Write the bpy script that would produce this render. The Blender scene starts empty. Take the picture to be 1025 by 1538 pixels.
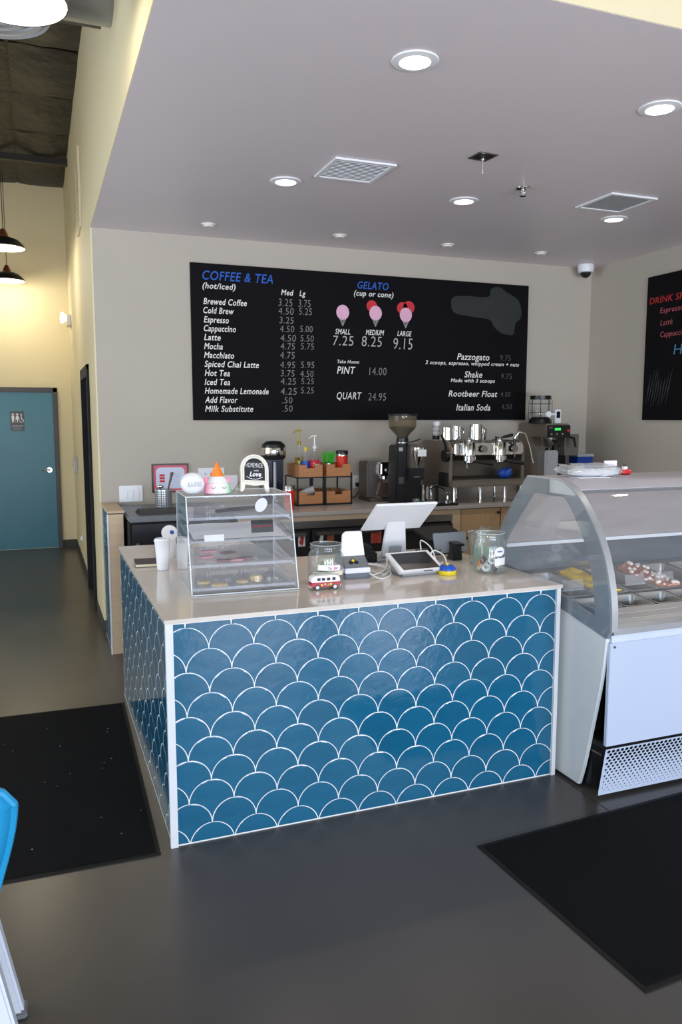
import bpy, bmesh, math, random
from mathutils import Vector, Matrix, noise
random.seed(7)
PI = math.pi
SC = bpy.context.scene
COL = SC.collection
rad = math.radians

# ---------------------------------------------------------------- camera
cam_d = bpy.data.cameras.new('camera'); cam = bpy.data.objects.new('camera', cam_d); COL.objects.link(cam)
SC.camera = cam
cam.location = (0, 0, 1.74)
cam.rotation_euler = (PI/2 - math.atan(141/1180), 0, -math.atan(457/1188))
cam_d.sensor_fit = 'VERTICAL'; cam_d.sensor_height = 36.0; cam_d.lens = 36.0*1180/1538
cam_d.clip_start = 0.05; cam_d.clip_end = 100

# ---------------------------------------------------------------- world, lights, exposure
W = bpy.data.worlds.new('world'); SC.world = W; W.use_nodes = True
W.node_tree.nodes['Background'].inputs[0].default_value = (0.62, 0.80, 1.0, 1)
W.node_tree.nodes['Background'].inputs[1].default_value = 1.0
SC.view_settings.view_transform = 'Standard'; SC.view_settings.look = 'None'
SC.view_settings.gamma = 1.0; SC.view_settings.exposure = 0.0
SC.view_settings.use_curve_mapping = False
SC.render.film_transparent = False
try:
    SC.cycles.use_denoising = True
    SC.cycles.max_bounces = 10; SC.cycles.diffuse_bounces = 5; SC.cycles.glossy_bounces = 5
    SC.cycles.transparent_max_bounces = 24; SC.cycles.transmission_bounces = 8
    SC.cycles.sample_clamp_indirect = 6.0
except Exception: pass

def area(name, loc, rot, sx, sy, power, color):
    d = bpy.data.lights.new(name, 'AREA'); d.shape = 'RECTANGLE'; d.size = sx; d.size_y = sy
    d.energy = power; d.color = color
    o = bpy.data.objects.new(name, d); o.location = loc; o.rotation_euler = rot; COL.objects.link(o); return o
SKY = (0.50, 0.74, 1.0)
for i, wx in enumerate((-1.9, 0.25, 2.4, 4.3)):
    area('window_daylight', (wx, -3.42, 1.65), (PI/2, 0, 0), 1.7 if i < 3 else 1.3, 2.5, 84, SKY)
for i, wx in enumerate((-1.9, 0.25, 2.4, 4.3)):      # added fill lamps tilted up to brighten the ceiling, in place of ground bounce
    area('ground_bounce_fill', (wx, -3.40, 1.0), (PI/2+rad(38), 0, 0), 1.7 if i < 3 else 1.3, 1.2, 100, (1.0, 0.87, 0.83))
area('door_daylight', (-3.20, 10.32, 1.3), (PI/2, 0, -PI/2), 1.0, 1.55, 12, (1.0, 0.97, 0.90))
area('window_daylight_west', (-3.12, 4.2, 1.9), (PI/2, 0, -PI/2), 3.6, 2.6, 110, (0.86, 0.93, 1.0))

# ---------------------------------------------------------------- materials
def lin(c):
    r = []
    for v in c:
        v /= 255.0
        r.append(v/12.92 if v <= 0.04045 else ((v+0.055)/1.055)**2.4)
    return (*r, 1)
MATS = {}
def mat(name, col, rough=0.5, metal=0.0, var=0.05, scale=8.0, bump=0.0, bscale=None, spec=0.5,
        emit=None, emis=0.0, coat=0.0, stretch=None, perobj=0.0, alpha=1.0, rvar=0.0, dist=0.01):
    if name in MATS: return MATS[name]
    m = bpy.data.materials.new(name); m.use_nodes = True; MATS[name] = m
    nt = m.node_tree; N = nt.nodes; L = nt.links
    b = N['Principled BSDF']
    c = lin(col)
    b.inputs['Roughness'].default_value = rough; b.inputs['Metallic'].default_value = metal
    b.inputs['Specular IOR Level'].default_value = spec
    b.inputs['Coat Weight'].default_value = coat; b.inputs['Coat Roughness'].default_value = 0.05
    b.inputs['Alpha'].default_value = alpha
    tc = N.new('ShaderNodeTexCoord'); mp = N.new('ShaderNodeMapping'); L.new(tc.outputs['Object'], mp.inputs[0])
    if stretch: mp.inputs['Scale'].default_value = stretch
    nz = N.new('ShaderNodeTexNoise'); nz.inputs['Scale'].default_value = scale; nz.inputs['Detail'].default_value = 5
    L.new(mp.outputs[0], nz.inputs['Vector'])
    mx = N.new('ShaderNodeMix'); mx.data_type = 'RGBA'
    mx.inputs[6].default_value = tuple(max(0, x*(1-var*2)) for x in c[:3]) + (1,)
    mx.inputs[7].default_value = tuple(min(1, x*(1+var*2)) for x in c[:3]) + (1,)
    L.new(nz.outputs[0], mx.inputs[0])
    out = mx.outputs[2]
    if perobj:
        oi = N.new('ShaderNodeObjectInfo'); hs = N.new('ShaderNodeHueSaturation')
        mr = N.new('ShaderNodeMapRange'); mr.inputs[3].default_value = 1-perobj; mr.inputs[4].default_value = 1+perobj
        L.new(oi.outputs['Random'], mr.inputs[0]); L.new(mr.outputs[0], hs.inputs['Value']); L.new(out, hs.inputs['Color'])
        out = hs.outputs[0]
    L.new(out, b.inputs['Base Color'])
    if rvar:
        mr2 = N.new('ShaderNodeMapRange'); mr2.inputs[3].default_value = max(0, rough-rvar); mr2.inputs[4].default_value = rough+rvar
        L.new(nz.outputs[0], mr2.inputs[0]); L.new(mr2.outputs[0], b.inputs['Roughness'])
    if bump:
        n2 = N.new('ShaderNodeTexNoise'); n2.inputs['Scale'].default_value = bscale or scale*4; n2.inputs['Detail'].default_value = 3
        L.new(mp.outputs[0], n2.inputs['Vector'])
        bp = N.new('ShaderNodeBump'); bp.inputs['Strength'].default_value = bump; bp.inputs['Distance'].default_value = dist
        L.new(n2.outputs[0], bp.inputs['Height']); L.new(bp.outputs[0], b.inputs['Normal'])
    if emit is not None:
        b.inputs['Emission Color'].default_value = lin(emit); b.inputs['Emission Strength'].default_value = emis
    return m
def glass(name, tint=(255, 255, 255), haze=0.0, ior=1.45, rough=0.02, hazecol=(220, 220, 225)):
    if name in MATS: return MATS[name]
    m = bpy.data.materials.new(name); m.use_nodes = True; MATS[name] = m
    nt = m.node_tree; N = nt.nodes; L = nt.links
    for n in list(N): N.remove(n)
    o = N.new('ShaderNodeOutputMaterial'); tr = N.new('ShaderNodeBsdfTransparent'); gl = N.new('ShaderNodeBsdfGlossy')
    fr = N.new('ShaderNodeFresnel'); ge = N.new('ShaderNodeNewGeometry'); ir = N.new('ShaderNodeMapRange')
    ir.inputs[3].default_value = ior; ir.inputs[4].default_value = 1/ior      # same reflectance from either side of the sheet
    L.new(ge.outputs['Backfacing'], ir.inputs[0]); L.new(ir.outputs[0], fr.inputs[0])
    tr.inputs[0].default_value = lin(tint); gl.inputs['Roughness'].default_value = rough
    ms = N.new('ShaderNodeMixShader'); L.new(fr.outputs[0], ms.inputs[0]); L.new(tr.outputs[0], ms.inputs[1]); L.new(gl.outputs[0], ms.inputs[2])
    last = ms
    if haze:
        df = N.new('ShaderNodeBsdfDiffuse'); df.inputs[0].default_value = lin(hazecol)
        nz = N.new('ShaderNodeTexNoise'); nz.inputs['Scale'].default_value = 6.0; tc = N.new('ShaderNodeTexCoord'); L.new(tc.outputs['Object'], nz.inputs[0])
        mr = N.new('ShaderNodeMapRange'); mr.inputs[3].default_value = haze*0.6; mr.inputs[4].default_value = haze*1.4; L.new(nz.outputs[0], mr.inputs[0])
        m2 = N.new('ShaderNodeMixShader'); L.new(mr.outputs[0], m2.inputs[0]); L.new(ms.outputs[0], m2.inputs[1]); L.new(df.outputs[0], m2.inputs[2]); last = m2
    L.new(last.outputs[0], o.inputs[0]); return m

paint = mat('beige_wall_paint', (179, 171, 159), 0.75, var=0.02, scale=1.5, bump=0.12, bscale=90, dist=0.003)
hallpaint = mat('cream_wall_paint', (222, 210, 174), 0.7, var=0.02, scale=1.5, bump=0.12, bscale=90, dist=0.003)
ceilp = mat('lavender_grey_ceiling_paint', (216, 208, 212), 0.42, var=0.02, scale=1.0, bump=0.05, bscale=60, dist=0.003)
concrete = mat('dark_polished_concrete', (76, 71, 68), 0.31, var=0.17, scale=1.1, bump=0.03, bscale=9, rvar=0.05, dist=0.004)
joint = mat('floor_joint_dark', (22, 21, 21), 0.8)
matrub = mat('black_mat_pile', (14, 14, 16), 0.95, var=0.2, scale=60, bump=0.6, bscale=450, spec=0.15)
matedge = mat('black_rubber_edge', (16, 16, 17), 0.7, spec=0.3)
tealtile = mat('glazed_teal_ceramic', (22, 92, 126), 0.10, var=0.12, scale=9, bump=0.35, bscale=16, coat=0.35, perobj=0.06, dist=0.006)
grout = mat('white_grout', (222, 226, 226), 0.8, var=0.03)
whitetrim = mat('white_metal_edge_trim', (214, 218, 224), 0.35)
quartz = mat('white_quartz', (206, 198, 190), 0.12, var=0.03, scale=30, coat=0.15)
greyquartz = mat('grey_quartz', (176, 170, 166), 0.2, var=0.04, scale=30)
bronze = mat('dark_bronze_metal', (48, 40, 37), 0.4, var=0.06)
black = mat('black_plastic', (18, 18, 20), 0.35, var=0.08)
blackmatte = mat('black_matte', (15, 15, 17), 0.8, var=0.08)
chalk = mat('chalkboard_black', (13, 12, 16), 0.7, var=0.10, scale=3, spec=0.12)
blot = mat('grey_green_blot', (42, 46, 44), 0.9, var=0.15, scale=6)
tealdoor = mat('teal_door_paint', (22, 104, 124), 0.35, var=0.04, scale=2)
chrome = mat('polished_chrome', (210, 208, 205), 0.12, 1.0)
steel = mat('brushed_stainless', (150, 146, 142), 0.32, 1.0, var=0.05, scale=20, stretch=(1, 1, 12))
dsteel = mat('dark_stainless', (108, 100, 92), 0.36, 0.7, var=0.06, scale=20, stretch=(1, 1, 12))
white = mat('white_plastic', (228, 230, 234), 0.35, var=0.01)
offw = mat('warm_white_plastic', (226, 222, 212), 0.4, var=0.02)
paper = mat('white_paper', (232, 232, 236), 0.8, var=0.02)
lightgrey = mat('light_grey_plastic', (168, 170, 174), 0.4)
midgrey = mat('mid_grey_plastic', (112, 116, 122), 0.4)
greyframe = mat('slate_grey_case_frame', (118, 127, 136), 0.42, var=0.03)
silver = mat('silver_aluminium', (190, 194, 200), 0.3, 0.6)
whitelam = mat('white_case_enamel', (212, 218, 222), 0.28, var=0.015)
maple = mat('pale_maple_laminate', (205, 180, 150), 0.5, var=0.08, scale=4, stretch=(1, 1, 8))
wooddoor = mat('honey_maple_door', (190, 158, 118), 0.45, var=0.10, scale=4, stretch=(8, 1, 1))
cubby = mat('brown_drawer_wood', (176, 120, 76), 0.55, var=0.14, scale=6, stretch=(1, 6, 14))
clearg = glass('clear_glass', haze=0.03)
jarg = glass('jar_glass', tint=(250, 253, 252), haze=0.05, ior=1.48)
acryl = glass('clear_acrylic', tint=(253, 254, 255), haze=0.045, hazecol=(235, 238, 244))
caseg = glass('case_glass', tint=(252, 254, 255), haze=0.06, ior=1.5)
frost = mat('frosted_rear_door', (178, 168, 166), 0.35, var=0.08, scale=3, stretch=(1, 1, 8))
rearsteel = mat('rear_steel_liner', (120, 126, 136), 0.3, 0.7, var=0.15, scale=3, stretch=(1, 1, 10))
lampw = mat('lamp_diffuser', (255, 255, 255), 0.5, emit=(255, 250, 240), emis=6.0)
lampin = mat('lamp_white_reflector', (240, 236, 226), 0.4)
roofm = mat('black_insulation_sheet', (40, 36, 33), 0.5, var=0.25, scale=3, bump=0.8, bscale=5, dist=0.05)
red = mat('bright_red', (205, 40, 26), 0.4)
blue = mat('cobalt_blue', (24, 78, 178), 0.4, var=0.1)
yellow = mat('bright_yellow', (232, 206, 40), 0.4)
green = mat('bright_green', (60, 190, 40), 0.5)
orange = mat('bright_orange', (240, 130, 30), 0.5, var=0.08)
pinkm = mat('scoop_pink', (222, 172, 196), 0.7)
redc = mat('scoop_red', (196, 40, 52), 0.7)
chalkw = mat('white_board_lettering', (226, 224, 220), 0.8)
chalkg = mat('chalk_grey_writing', (128, 126, 124), 0.9)
chalkl = mat('chalk_light_writing', (176, 174, 172), 0.9)
chalkd = mat('chalk_faint_writing', (86, 84, 84), 0.9)
chalkblue = mat('chalk_blue_lettering', (38, 92, 186), 0.8)
chalkred = mat('chalk_red_writing', (170, 34, 38), 0.8)
chalkrose = mat('chalk_rose_writing', (172, 84, 92), 0.9)
chalksky = mat('chalk_sky_writing', (80, 128, 160), 0.9)

# ---------------------------------------------------------------- mesh helpers
class MB:
    def __init__(s): s.v = []; s.f = []
    def add(s, vs, fs):
        n = len(s.v); s.v += [tuple(v) for v in vs]; s.f += [tuple(i+n for i in f) for f in fs]; return s
    def box(s, x0, x1, y0, y1, z0, z1):
        return s.add([(x0,y0,z0),(x1,y0,z0),(x1,y1,z0),(x0,y1,z0),(x0,y0,z1),(x1,y0,z1),(x1,y1,z1),(x0,y1,z1)],
                     [(0,3,2,1),(4,5,6,7),(0,1,5,4),(1,2,6,5),(2,3,7,6),(3,0,4,7)])
    def lathe(s, prof, n=24, c=(0,0,0), axis='z', a0=0):
        vs = []; fs = []; k = len(prof)
        for j in range(n):
            a = a0 + 2*PI*j/n
            for r, h in prof:
                p = (r*math.cos(a), r*math.sin(a), h)
                if axis == 'y': p = (p[0], p[2], -p[1])
                if axis == 'x': p = (p[2], p[0], p[1])
                vs.append((c[0]+p[0], c[1]+p[1], c[2]+p[2]))
        for j in range(n):
            for i in range(k-1):
                a, b = j*k+i, ((j+1) % n)*k+i
                fs.append((a, b, b+1, a+1))
        return s.add(vs, fs)
    def cyl(s, r, z0, z1, n=20, c=(0,0,0), axis='z', r1=None):
        r1 = r if r1 is None else r1
        return s.lathe([(0.0001, z0), (r, z0), (r1, z1), (0.0001, z1)], n, c, axis)
    def sph(s, r, c=(0,0,0), n=20, m=12, sc=(1,1,1)):
        b = MB(); b.lathe([(max(1e-4, r*math.sin(PI*i/m)), -r*math.cos(PI*i/m)) for i in range(m+1)], n)
        return s.add([(c[0]+v[0]*sc[0], c[1]+v[1]*sc[1], c[2]+v[2]*sc[2]) for v in b.v], b.f)
    def tube(s, pts, r, n=8, closed=False):
        P = [Vector(p) for p in pts]; k = len(P); vs = []; fs = []; up = None
        for i, p in enumerate(P):
            if closed: t = (P[(i+1) % k]-P[i-1]).normalized()
            else: t = (P[min(i+1, k-1)]-P[max(i-1, 0)]).normalized()
            if up is None: up = Vector((0,0,1)) if abs(t.z) < 0.9 else Vector((1,0,0))
            a = t.cross(up)
            if a.length < 1e-5: a = t.orthogonal()
            a.normalize(); b = t.cross(a).normalized(); up = -b if (-b).dot(up) > 0 else b
            rr = r[i] if isinstance(r, (list, tuple)) else r
            for j in range(n):
                q = p + a*rr*math.cos(2*PI*j/n) + b*rr*math.sin(2*PI*j/n); vs.append(q[:])
        for i in range(k if closed else k-1):
            for j in range(n):
                a0 = i*n+j; a1 = i*n+(j+1) % n; b0 = ((i+1) % k)*n+j; b1 = ((i+1) % k)*n+(j+1) % n
                fs.append((a0, a1, b1, b0))
        if not closed: fs += [tuple(range(n))[::-1], tuple(range((k-1)*n, k*n))]
        return s.add(vs, fs)
    def prism(s, poly, d0, d1, plane='xz', frm=None):
        # polygon in plane, extruded along the remaining axis from d0 to d1
        def P(a, b, d): return {'xz': (a, d, b), 'xy': (a, b, d), 'yz': (d, a, b)}[plane]
        n = len(poly)
        vs = [P(a, b, d0) for a, b in poly] + [P(a, b, d1) for a, b in poly]
        fs = [tuple(range(n)), tuple(range(n, 2*n))[::-1]] + [(i, i+n, (i+1) % n+n, (i+1) % n) for i in range(n)]
        return s.add(vs, fs)
    def ring(s, outer, inner, d0, d1, plane='xz'):
        def P(a, b, d): return {'xz': (a, d, b), 'xy': (a, b, d), 'yz': (d, a, b)}[plane]
        n = len(outer); vs = []
        for d in (d0, d1):
            vs += [P(a, b, d) for a, b in outer] + [P(a, b, d) for a, b in inner]
        fs = []
        for i in range(n):
            j = (i+1) % n
            fs += [(i, j, n+j, n+i), (2*n+i, 3*n+i, 3*n+j, 2*n+j), (i, 2*n+i, 2*n+j, j), (n+i, n+j, 3*n+j, 3*n+i)]
        return s.add(vs, fs)
    def xf(s, M): s.v = [tuple(M @ Vector(v)) for v in s.v]; return s
    def mesh(s, name):
        me = bpy.data.meshes.new(name); me.from_pydata(s.v, [], s.f); me.validate(); return me
    def build(s, name, m, parent=None, bevel=0.0, smooth=True, ang=35):
        me = s.mesh(name)
        bm = bmesh.new(); bm.from_mesh(me); bmesh.ops.remove_doubles(bm, verts=bm.verts, dist=1e-5)
        bmesh.ops.recalc_face_normals(bm, faces=bm.faces)
        if bevel:
            ed = [e for e in bm.edges if len(e.link_faces) == 2 and e.calc_face_angle(0) > rad(40)]
            try: bmesh.ops.bevel(bm, geom=ed, offset=bevel, segments=2, affect='EDGES', clamp_overlap=True)
            except Exception: pass
        bm.to_mesh(me); bm.free()
        if smooth:
            for p in me.polygons: p.use_smooth = True
            me.set_sharp_from_angle(angle=rad(ang))
        me.materials.append(m)
        o = bpy.data.objects.new(name, me); COL.objects.link(o)
        if parent is not None: o.parent = parent
        return o
def box(x0, x1, y0, y1, z0, z1): return MB().box(x0, x1, y0, y1, z0, z1)
def tag(o, label, cat, group=None):
    o['label'] = label; o['category'] = cat
    if group: o['group'] = group
    return o
def thing(name, label, cat, loc=(0,0,0), rz=0.0, group=None):
    o = bpy.data.objects.new(name, None); o.empty_display_size = 0.05; COL.objects.link(o)
    o.location = loc; o.rotation_euler = (0, 0, rz); return tag(o, label, cat, group)
def struct(o): o['kind'] = 'structure'; return o
def part_label(o, l): o['label'] = l; return o
def kids(o): return [c for c in bpy.data.objects if c.parent == o]
def dup(root, loc, rz=None, label=None, group=None):
    def cp(o, par):
        c = o.copy(); COL.objects.link(c)
        if par is not None: c.parent = par
        for k in kids(o): cp(k, c)
        return c
    r = cp(root, None); r.location = loc
    if rz is not None: r.rotation_euler = (0, 0, rz)
    if label: r['label'] = label
    if group: r['group'] = group
    return r
def text(body, parent, m, x0, z, h, x1=None, M=None, shear=0.18, bold=0.0, ext=0.0006, name='lettering', align='l'):
    """lettering lying in the local XZ plane facing -Y, baseline at z, from x0 to x1; M optional 4x4 afterwards"""
    cu = bpy.data.curves.new(name, 'FONT'); cu.body = body; cu.size = h/0.70; cu.extrude = ext; cu.offset = bold
    cu.shear = shear; cu.resolution_u = 3; cu.space_character = 1.08
    t = bpy.data.objects.new('tmp_text', cu); me = bpy.data.meshes.new_from_object(t)
    bpy.data.objects.remove(t); bpy.data.curves.remove(cu)
    xs = [v.co.x for v in me.vertices] or [0]; a, b = min(xs), max(xs); sx = 1.0
    if x1 is not None: sx = (x1-x0)/max(1e-6, b-a)
    off = -a*sx if align == 'l' else -(a+b)/2*sx
    T = Matrix.Translation((x0+off, 0, z)) @ Matrix(((sx,0,0,0),(0,0,-1,0),(0,1,0,0),(0,0,0,1)))
    me.transform(M @ T if M is not None else T)
    me.name = name; me.materials.clear(); me.materials.append(m)
    o = bpy.data.objects.new(name, me); COL.objects.link(o); o.parent = parent
    return o

# ================================================================ SETTING
XH, YB, XR, ZC = 0.445, 6.55, 5.17, 3.20      # hall wall face, back wall face, right wall face, bar ceiling
XW, YF, YE, ZR = -3.2, -3.5, 11.2, 4.66
ZT = ZR+0.06
# floor: concrete slabs with sawn joints over a dark bed
fl = struct(box(XW, XR, YF, YE, -0.12, -0.012).build('floor', joint))
gx = [XW, 2.31, XR]; gy = [YF, 1.52, 7.75, YE]
for i in range(2):
    for j in range(3):
        box(gx[i]+0.003, gx[i+1]-0.003, gy[j]+0.003, gy[j+1]-0.003, -0.013, 0.0).build('slab', concrete, fl)
struct(box(XH+0.012, XR+0.15, YB, YB+0.15, 0, ZT).build('wall_back', paint))
struct(box(XR, XR+0.15, YF, YB, 0, ZT).build('wall_right', paint))
wl = MB().box(XH, XH+0.0115, YB, YB+0.15, 0, ZT).box(XH, XH+0.14, YB+0.15, 7.36, 0, ZT).box(XH, XH+0.14, 8.36, YE, 0, ZT).box(XH, XH+0.14, 7.36, 8.36, 2.17, ZT)
struct(wl.build('wall_hall', hallpaint))
struct(box(XW-0.15, XH+0.14, YE, YE+0.15, 0, ZT).build('wall_end', hallpaint))
we = MB().box(XW-0.15, XW, YF, 2.2, 0, ZT).box(XW-0.15, XW, 6.2, 9.7, 0, ZT).box(XW-0.15, XW, 10.95, YE, 0, ZT).box(XW-0.15, XW, 9.7, 10.95, 2.2, ZT).box(XW-0.15, XW, 2.2, 6.2, 0, 0.5).box(XW-0.15, XW, 2.2, 6.2, 3.3, ZT)
struct(we.build('wall_west', hallpaint))
# street wall behind the camera: sill, header, piers between four windows
wf = MB().box(XW-0.15, XR+0.15, YF-0.15, YF, 0, 0.35).box(XW-0.15, XR+0.15, YF-0.15, YF, 2.95, ZT)
for a, b in ((XW, -2.8), (-1.0, -0.65), (1.15, 1.5), (3.3, 3.6), (5.0, XR)): wf.box(a, b, YF-0.15, YF, 0.35, 2.95)
struct(wf.build('wall_front', hallpaint))
for n, (a, b) in enumerate(((-2.8, -1.0), (-0.65, 1.15), (1.5, 3.3), (3.6, 5.0)), 1):
    w = struct(MB().ring([(a,0.35),(b,0.35),(b,2.95),(a,2.95)], [(a+.05,0.4),(b-.05,0.4),(b-.05,2.9),(a+.05,2.9)], YF-0.1, YF-0.05).build('window_%d' % n, bronze))
    box(a+.05, b-.05, YF-0.08, YF-0.07, 0.4, 2.9).build('pane', clearg, w)
w = struct(MB().ring([(2.2,0.5),(6.2,0.5),(6.2,3.3),(2.2,3.3)], [(2.25,0.55),(6.15,0.55),(6.15,3.25),(2.25,3.25)], XW-0.1, XW-0.05, 'yz').build('window_5', bronze))
box(XW-0.08, XW-0.07, 2.25, 6.15, 0.55, 3.25).build('pane', clearg, w)
d3 = struct(MB().ring([(9.7,0.0),(10.95,0.0),(10.95,2.2),(9.7,2.2)], [(9.8,0.5),(10.85,0.5),(10.85,2.1),(9.8,2.1)], XW-0.1, XW-0.05, 'yz').build('door_3', bronze))
box(XW-0.08, XW-0.07, 9.8, 10.85, 0.5, 2.1).build('pane', clearg, d3)
# bar soffit: lavender ceiling with beige fascia above its two free edges
struct(box(XH+0.004, XR, 2.494, YB, ZC, ZC+0.012).build('ceiling', ceilp))
struct(box(XH, XH+0.12, 2.49, YB, ZC+0.001, ZT).build('wall_soffit_side', hallpaint))
struct(box(XH+0.12, XR, 2.49, 2.61, ZC+0.001, ZT).build('wall_soffit_front', hallpaint))
# open roof with foil-faced black insulation between purlins
rf = struct(box(XW-0.15, XR+0.15, YF-0.15, YE+0.15, ZR+0.06, ZR+0.2).build('ceiling_roof', roofm))
for i in range(6):
    for j in range(9):
        x0 = XW + i*0.62; y0 = 2.0 + j*1.03
        b = MB(); vs = []; fs = []; n = 5
        for a in range(n+1):
            for c in range(n+1):
                vs.append((x0+0.01+0.6*a/n, y0+0.01+1.01*c/n, ZR+0.05-0.07*math.sin(PI*a/n)*math.sin(PI*c/n)+0.02*noise.noise(Vector((x0+a*.7, y0+c*.9, 3)))))
        for a in range(n):
            for c in range(n): k = a*(n+1)+c; fs.append((k, k+1, k+n+2, k+n+1))
        b.add(vs, fs).build('insulation_panel', roofm, rf)
rust = mat('dark_steel_beam', (40, 34, 32), 0.5)
for y in (5.6, 9.75):
    bb = struct(MB().box(XW, XH, y, y+0.08, ZR-0.09, ZR-0.02).build('trim_roof_beam' , rust))
pipegrey = mat('dull_conduit', (120, 116, 108), 0.4, 0.7)
cnd = thing('conduit', 'pair of grey steel conduits on a strut entering the cream wall high up', 'pipe', (0, 5.05, 4.0))
for dz, dy in ((0, 0), (0.035, 0.03)):
    MB().tube([(XW, dy, dz), (XH, dy, dz)], 0.014, 8).build('pipe', pipegrey, cnd)
box(-0.02, 0.02, -0.03, 0.06, -0.025, 0.07).build('clamp', pipegrey, cnd)
MB().tube([(0, 0.015, 0.06), (0, 0.015, ZR-4.0)], 0.006, 6).build('hanger_rod', pipegrey, cnd)
duct = thing('ventilation_duct', 'silver spiral duct passing into the cream wall above the lamp', 'duct', (0, 4.42, 3.95))
galv = mat('galvanised_duct', (160, 162, 164), 0.35, 0.8, var=0.08)
MB().cyl(0.21, XW, XH, 32, axis='x').build('tube', galv, duct)
for x in (-1.6, -0.5, 0.1): MB().lathe([(0.21, -0.012), (0.216, -0.008), (0.216, 0.008), (0.21, 0.012)], 32, (x,0,0), 'x').build('seam_ring', galv, duct)
dif = thing('air_diffuser', 'round grey ribbed air diffuser hanging under the silver duct', 'air diffuser', (-0.12, 4.2, 3.6))
MB().lathe([(0.26, 0), (0.262, 0.012), (0.12, 0.11), (0.11, 0.16)], 36).build('cone', lightgrey, dif)
for r in (0.08, 0.14, 0.20): MB().lathe([(r, -0.004), (r+0.03, -0.002), (r+0.012, 0.02), (r, 0.015)], 36).build('ring', lightgrey, dif)

# baseboards
base = mat('dark_rubber_baseboard', (58, 56, 52), 0.6)
struct(MB().box(XH-0.008, XH, 6.56, 7.30, 0, 0.10).box(XH-0.008, XH, 8.42, YE, 0, 0.10).box(XH-0.004, XH+0.1, 6.52, 6.555, 0, 0.10).build('baseboard_hall', base))
struct(MB().box(0.262, XH, YE-0.01, YE, 0, 0.10).box(XW, -0.80, YE-0.01, YE, 0, 0.10).build('baseboard_end', base))
struct(box(XR-0.01, XR, 3.9, YB, 0, 0.10).build('baseboard_right', base))

# door 1: teal restroom door, bronze frame
d1 = struct(box(-0.705, 0.205, YE-0.03, YE-0.001, 0.01, 2.075).build('door_1', tealdoor))
fm = MB()
for a in ((-0.76, -0.707, 0, 2.135), (0.207, 0.262, 0, 2.135), (-0.76, 0.262, 2.077, 2.135)): fm.box(a[0], a[1], YE-0.05, YE-0.001, a[2], a[3])
fm.build('door_frame', bronze, d1, 0.004)
hd = MB(); hd.cyl(0.035, YE-0.05, YE-0.03, 20, (0.13, 0, 1.055), 'y')
hd.tube([(0.13, YE-0.05, 1.055), (0.13, YE-0.08, 1.055), (0.09, YE-0.085, 1.06), (0.03, YE-0.08, 1.056)], 0.011, 10)
hd.build('door_handle', chrome, d1)
sg = tag(box(-0.325, -0.155, YE-0.036, YE-0.031, 1.575, 1.83).build('restroom_sign', black, None, 0.002), 'black restroom sign with white figures on the teal door', 'sign')
pic = MB(); sy0, sy1 = YE-0.039, YE-0.036
def disc(b, x, z, r, y0, y1, n=14): b.prism([(x+r*math.cos(2*PI*i/n), z+r*math.sin(2*PI*i/n)) for i in range(n)], y0, y1)
disc(pic, -0.292, 1.79, 0.012, sy0, sy1); pic.prism([(-0.308,1.772),(-0.276,1.772),(-0.278,1.725),(-0.284,1.685),(-0.300,1.685),(-0.306,1.725)], sy0, sy1)
disc(pic, -0.237, 1.79, 0.012, sy0, sy1); pic.prism([(-0.248,1.773),(-0.226,1.773),(-0.214,1.725),(-0.230,1.72),(-0.232,1.685),(-0.242,1.685),(-0.244,1.72),(-0.260,1.725)], sy0, sy1)
pic.box(-0.266, -0.263, sy0, sy1, 1.685, 1.80)
disc(pic, -0.19, 1.785, 0.010, sy0, sy1)
pic.prism([(-0.196,1.773),(-0.186,1.773),(-0.182,1.73),(-0.168,1.73),(-0.160,1.695),(-0.168,1.692),(-0.178,1.72),(-0.194,1.722)], sy0, sy1)
ring = [(-0.194+0.024*math.cos(a), 1.707+0.024*math.sin(a)) for a in [PI*0.75+PI*1.1*i/10 for i in range(11)]]
for i in range(10):
    a, b = ring[i], ring[i+1]; c = (-0.194+(b[0]+0.194)*0.8, 1.707+(b[1]-1.707)*0.8); d = (-0.194+(a[0]+0.194)*0.8, 1.707+(a[1]-1.707)*0.8)
    pic.prism([a, b, c, d], sy0, sy1)
pic.build('pictogram', paper, sg)
text('RESTROOM', sg, paper, -0.30, 1.628, 0.018, -0.18, Matrix.Translation((0, YE-0.037, 0)), 0)
for i in range(12): MB().cyl(0.003, YE-0.038, YE-0.036, 6, (-0.285+i*0.008, 0, 1.60), 'y').build('braille_dot', paper, sg)

# door 2: dark bronze side door in hall wall
d2 = struct(box(XH+0.05, XH+0.09, 7.42, 8.30, 0.01, 2.11).build('door_2', blackmatte))
fm = MB()
fm.box(XH-0.022, XH+0.139, 7.361, 7.42, 0, 2.169); fm.box(XH-0.022, XH+0.139, 8.30, 8.359, 0, 2.169); fm.box(XH-0.022, XH+0.139, 7.42, 8.30, 2.11, 2.169)
fm.box(XH-0.022, XH-0.001, 7.32, 7.361, 0, 2.21); fm.box(XH-0.022, XH-0.001, 8.359, 8.40, 0, 2.21); fm.box(XH-0.022, XH-0.001, 7.32, 8.40, 2.169, 2.21)
fm.build('door_frame', blackmatte, d2)

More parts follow.
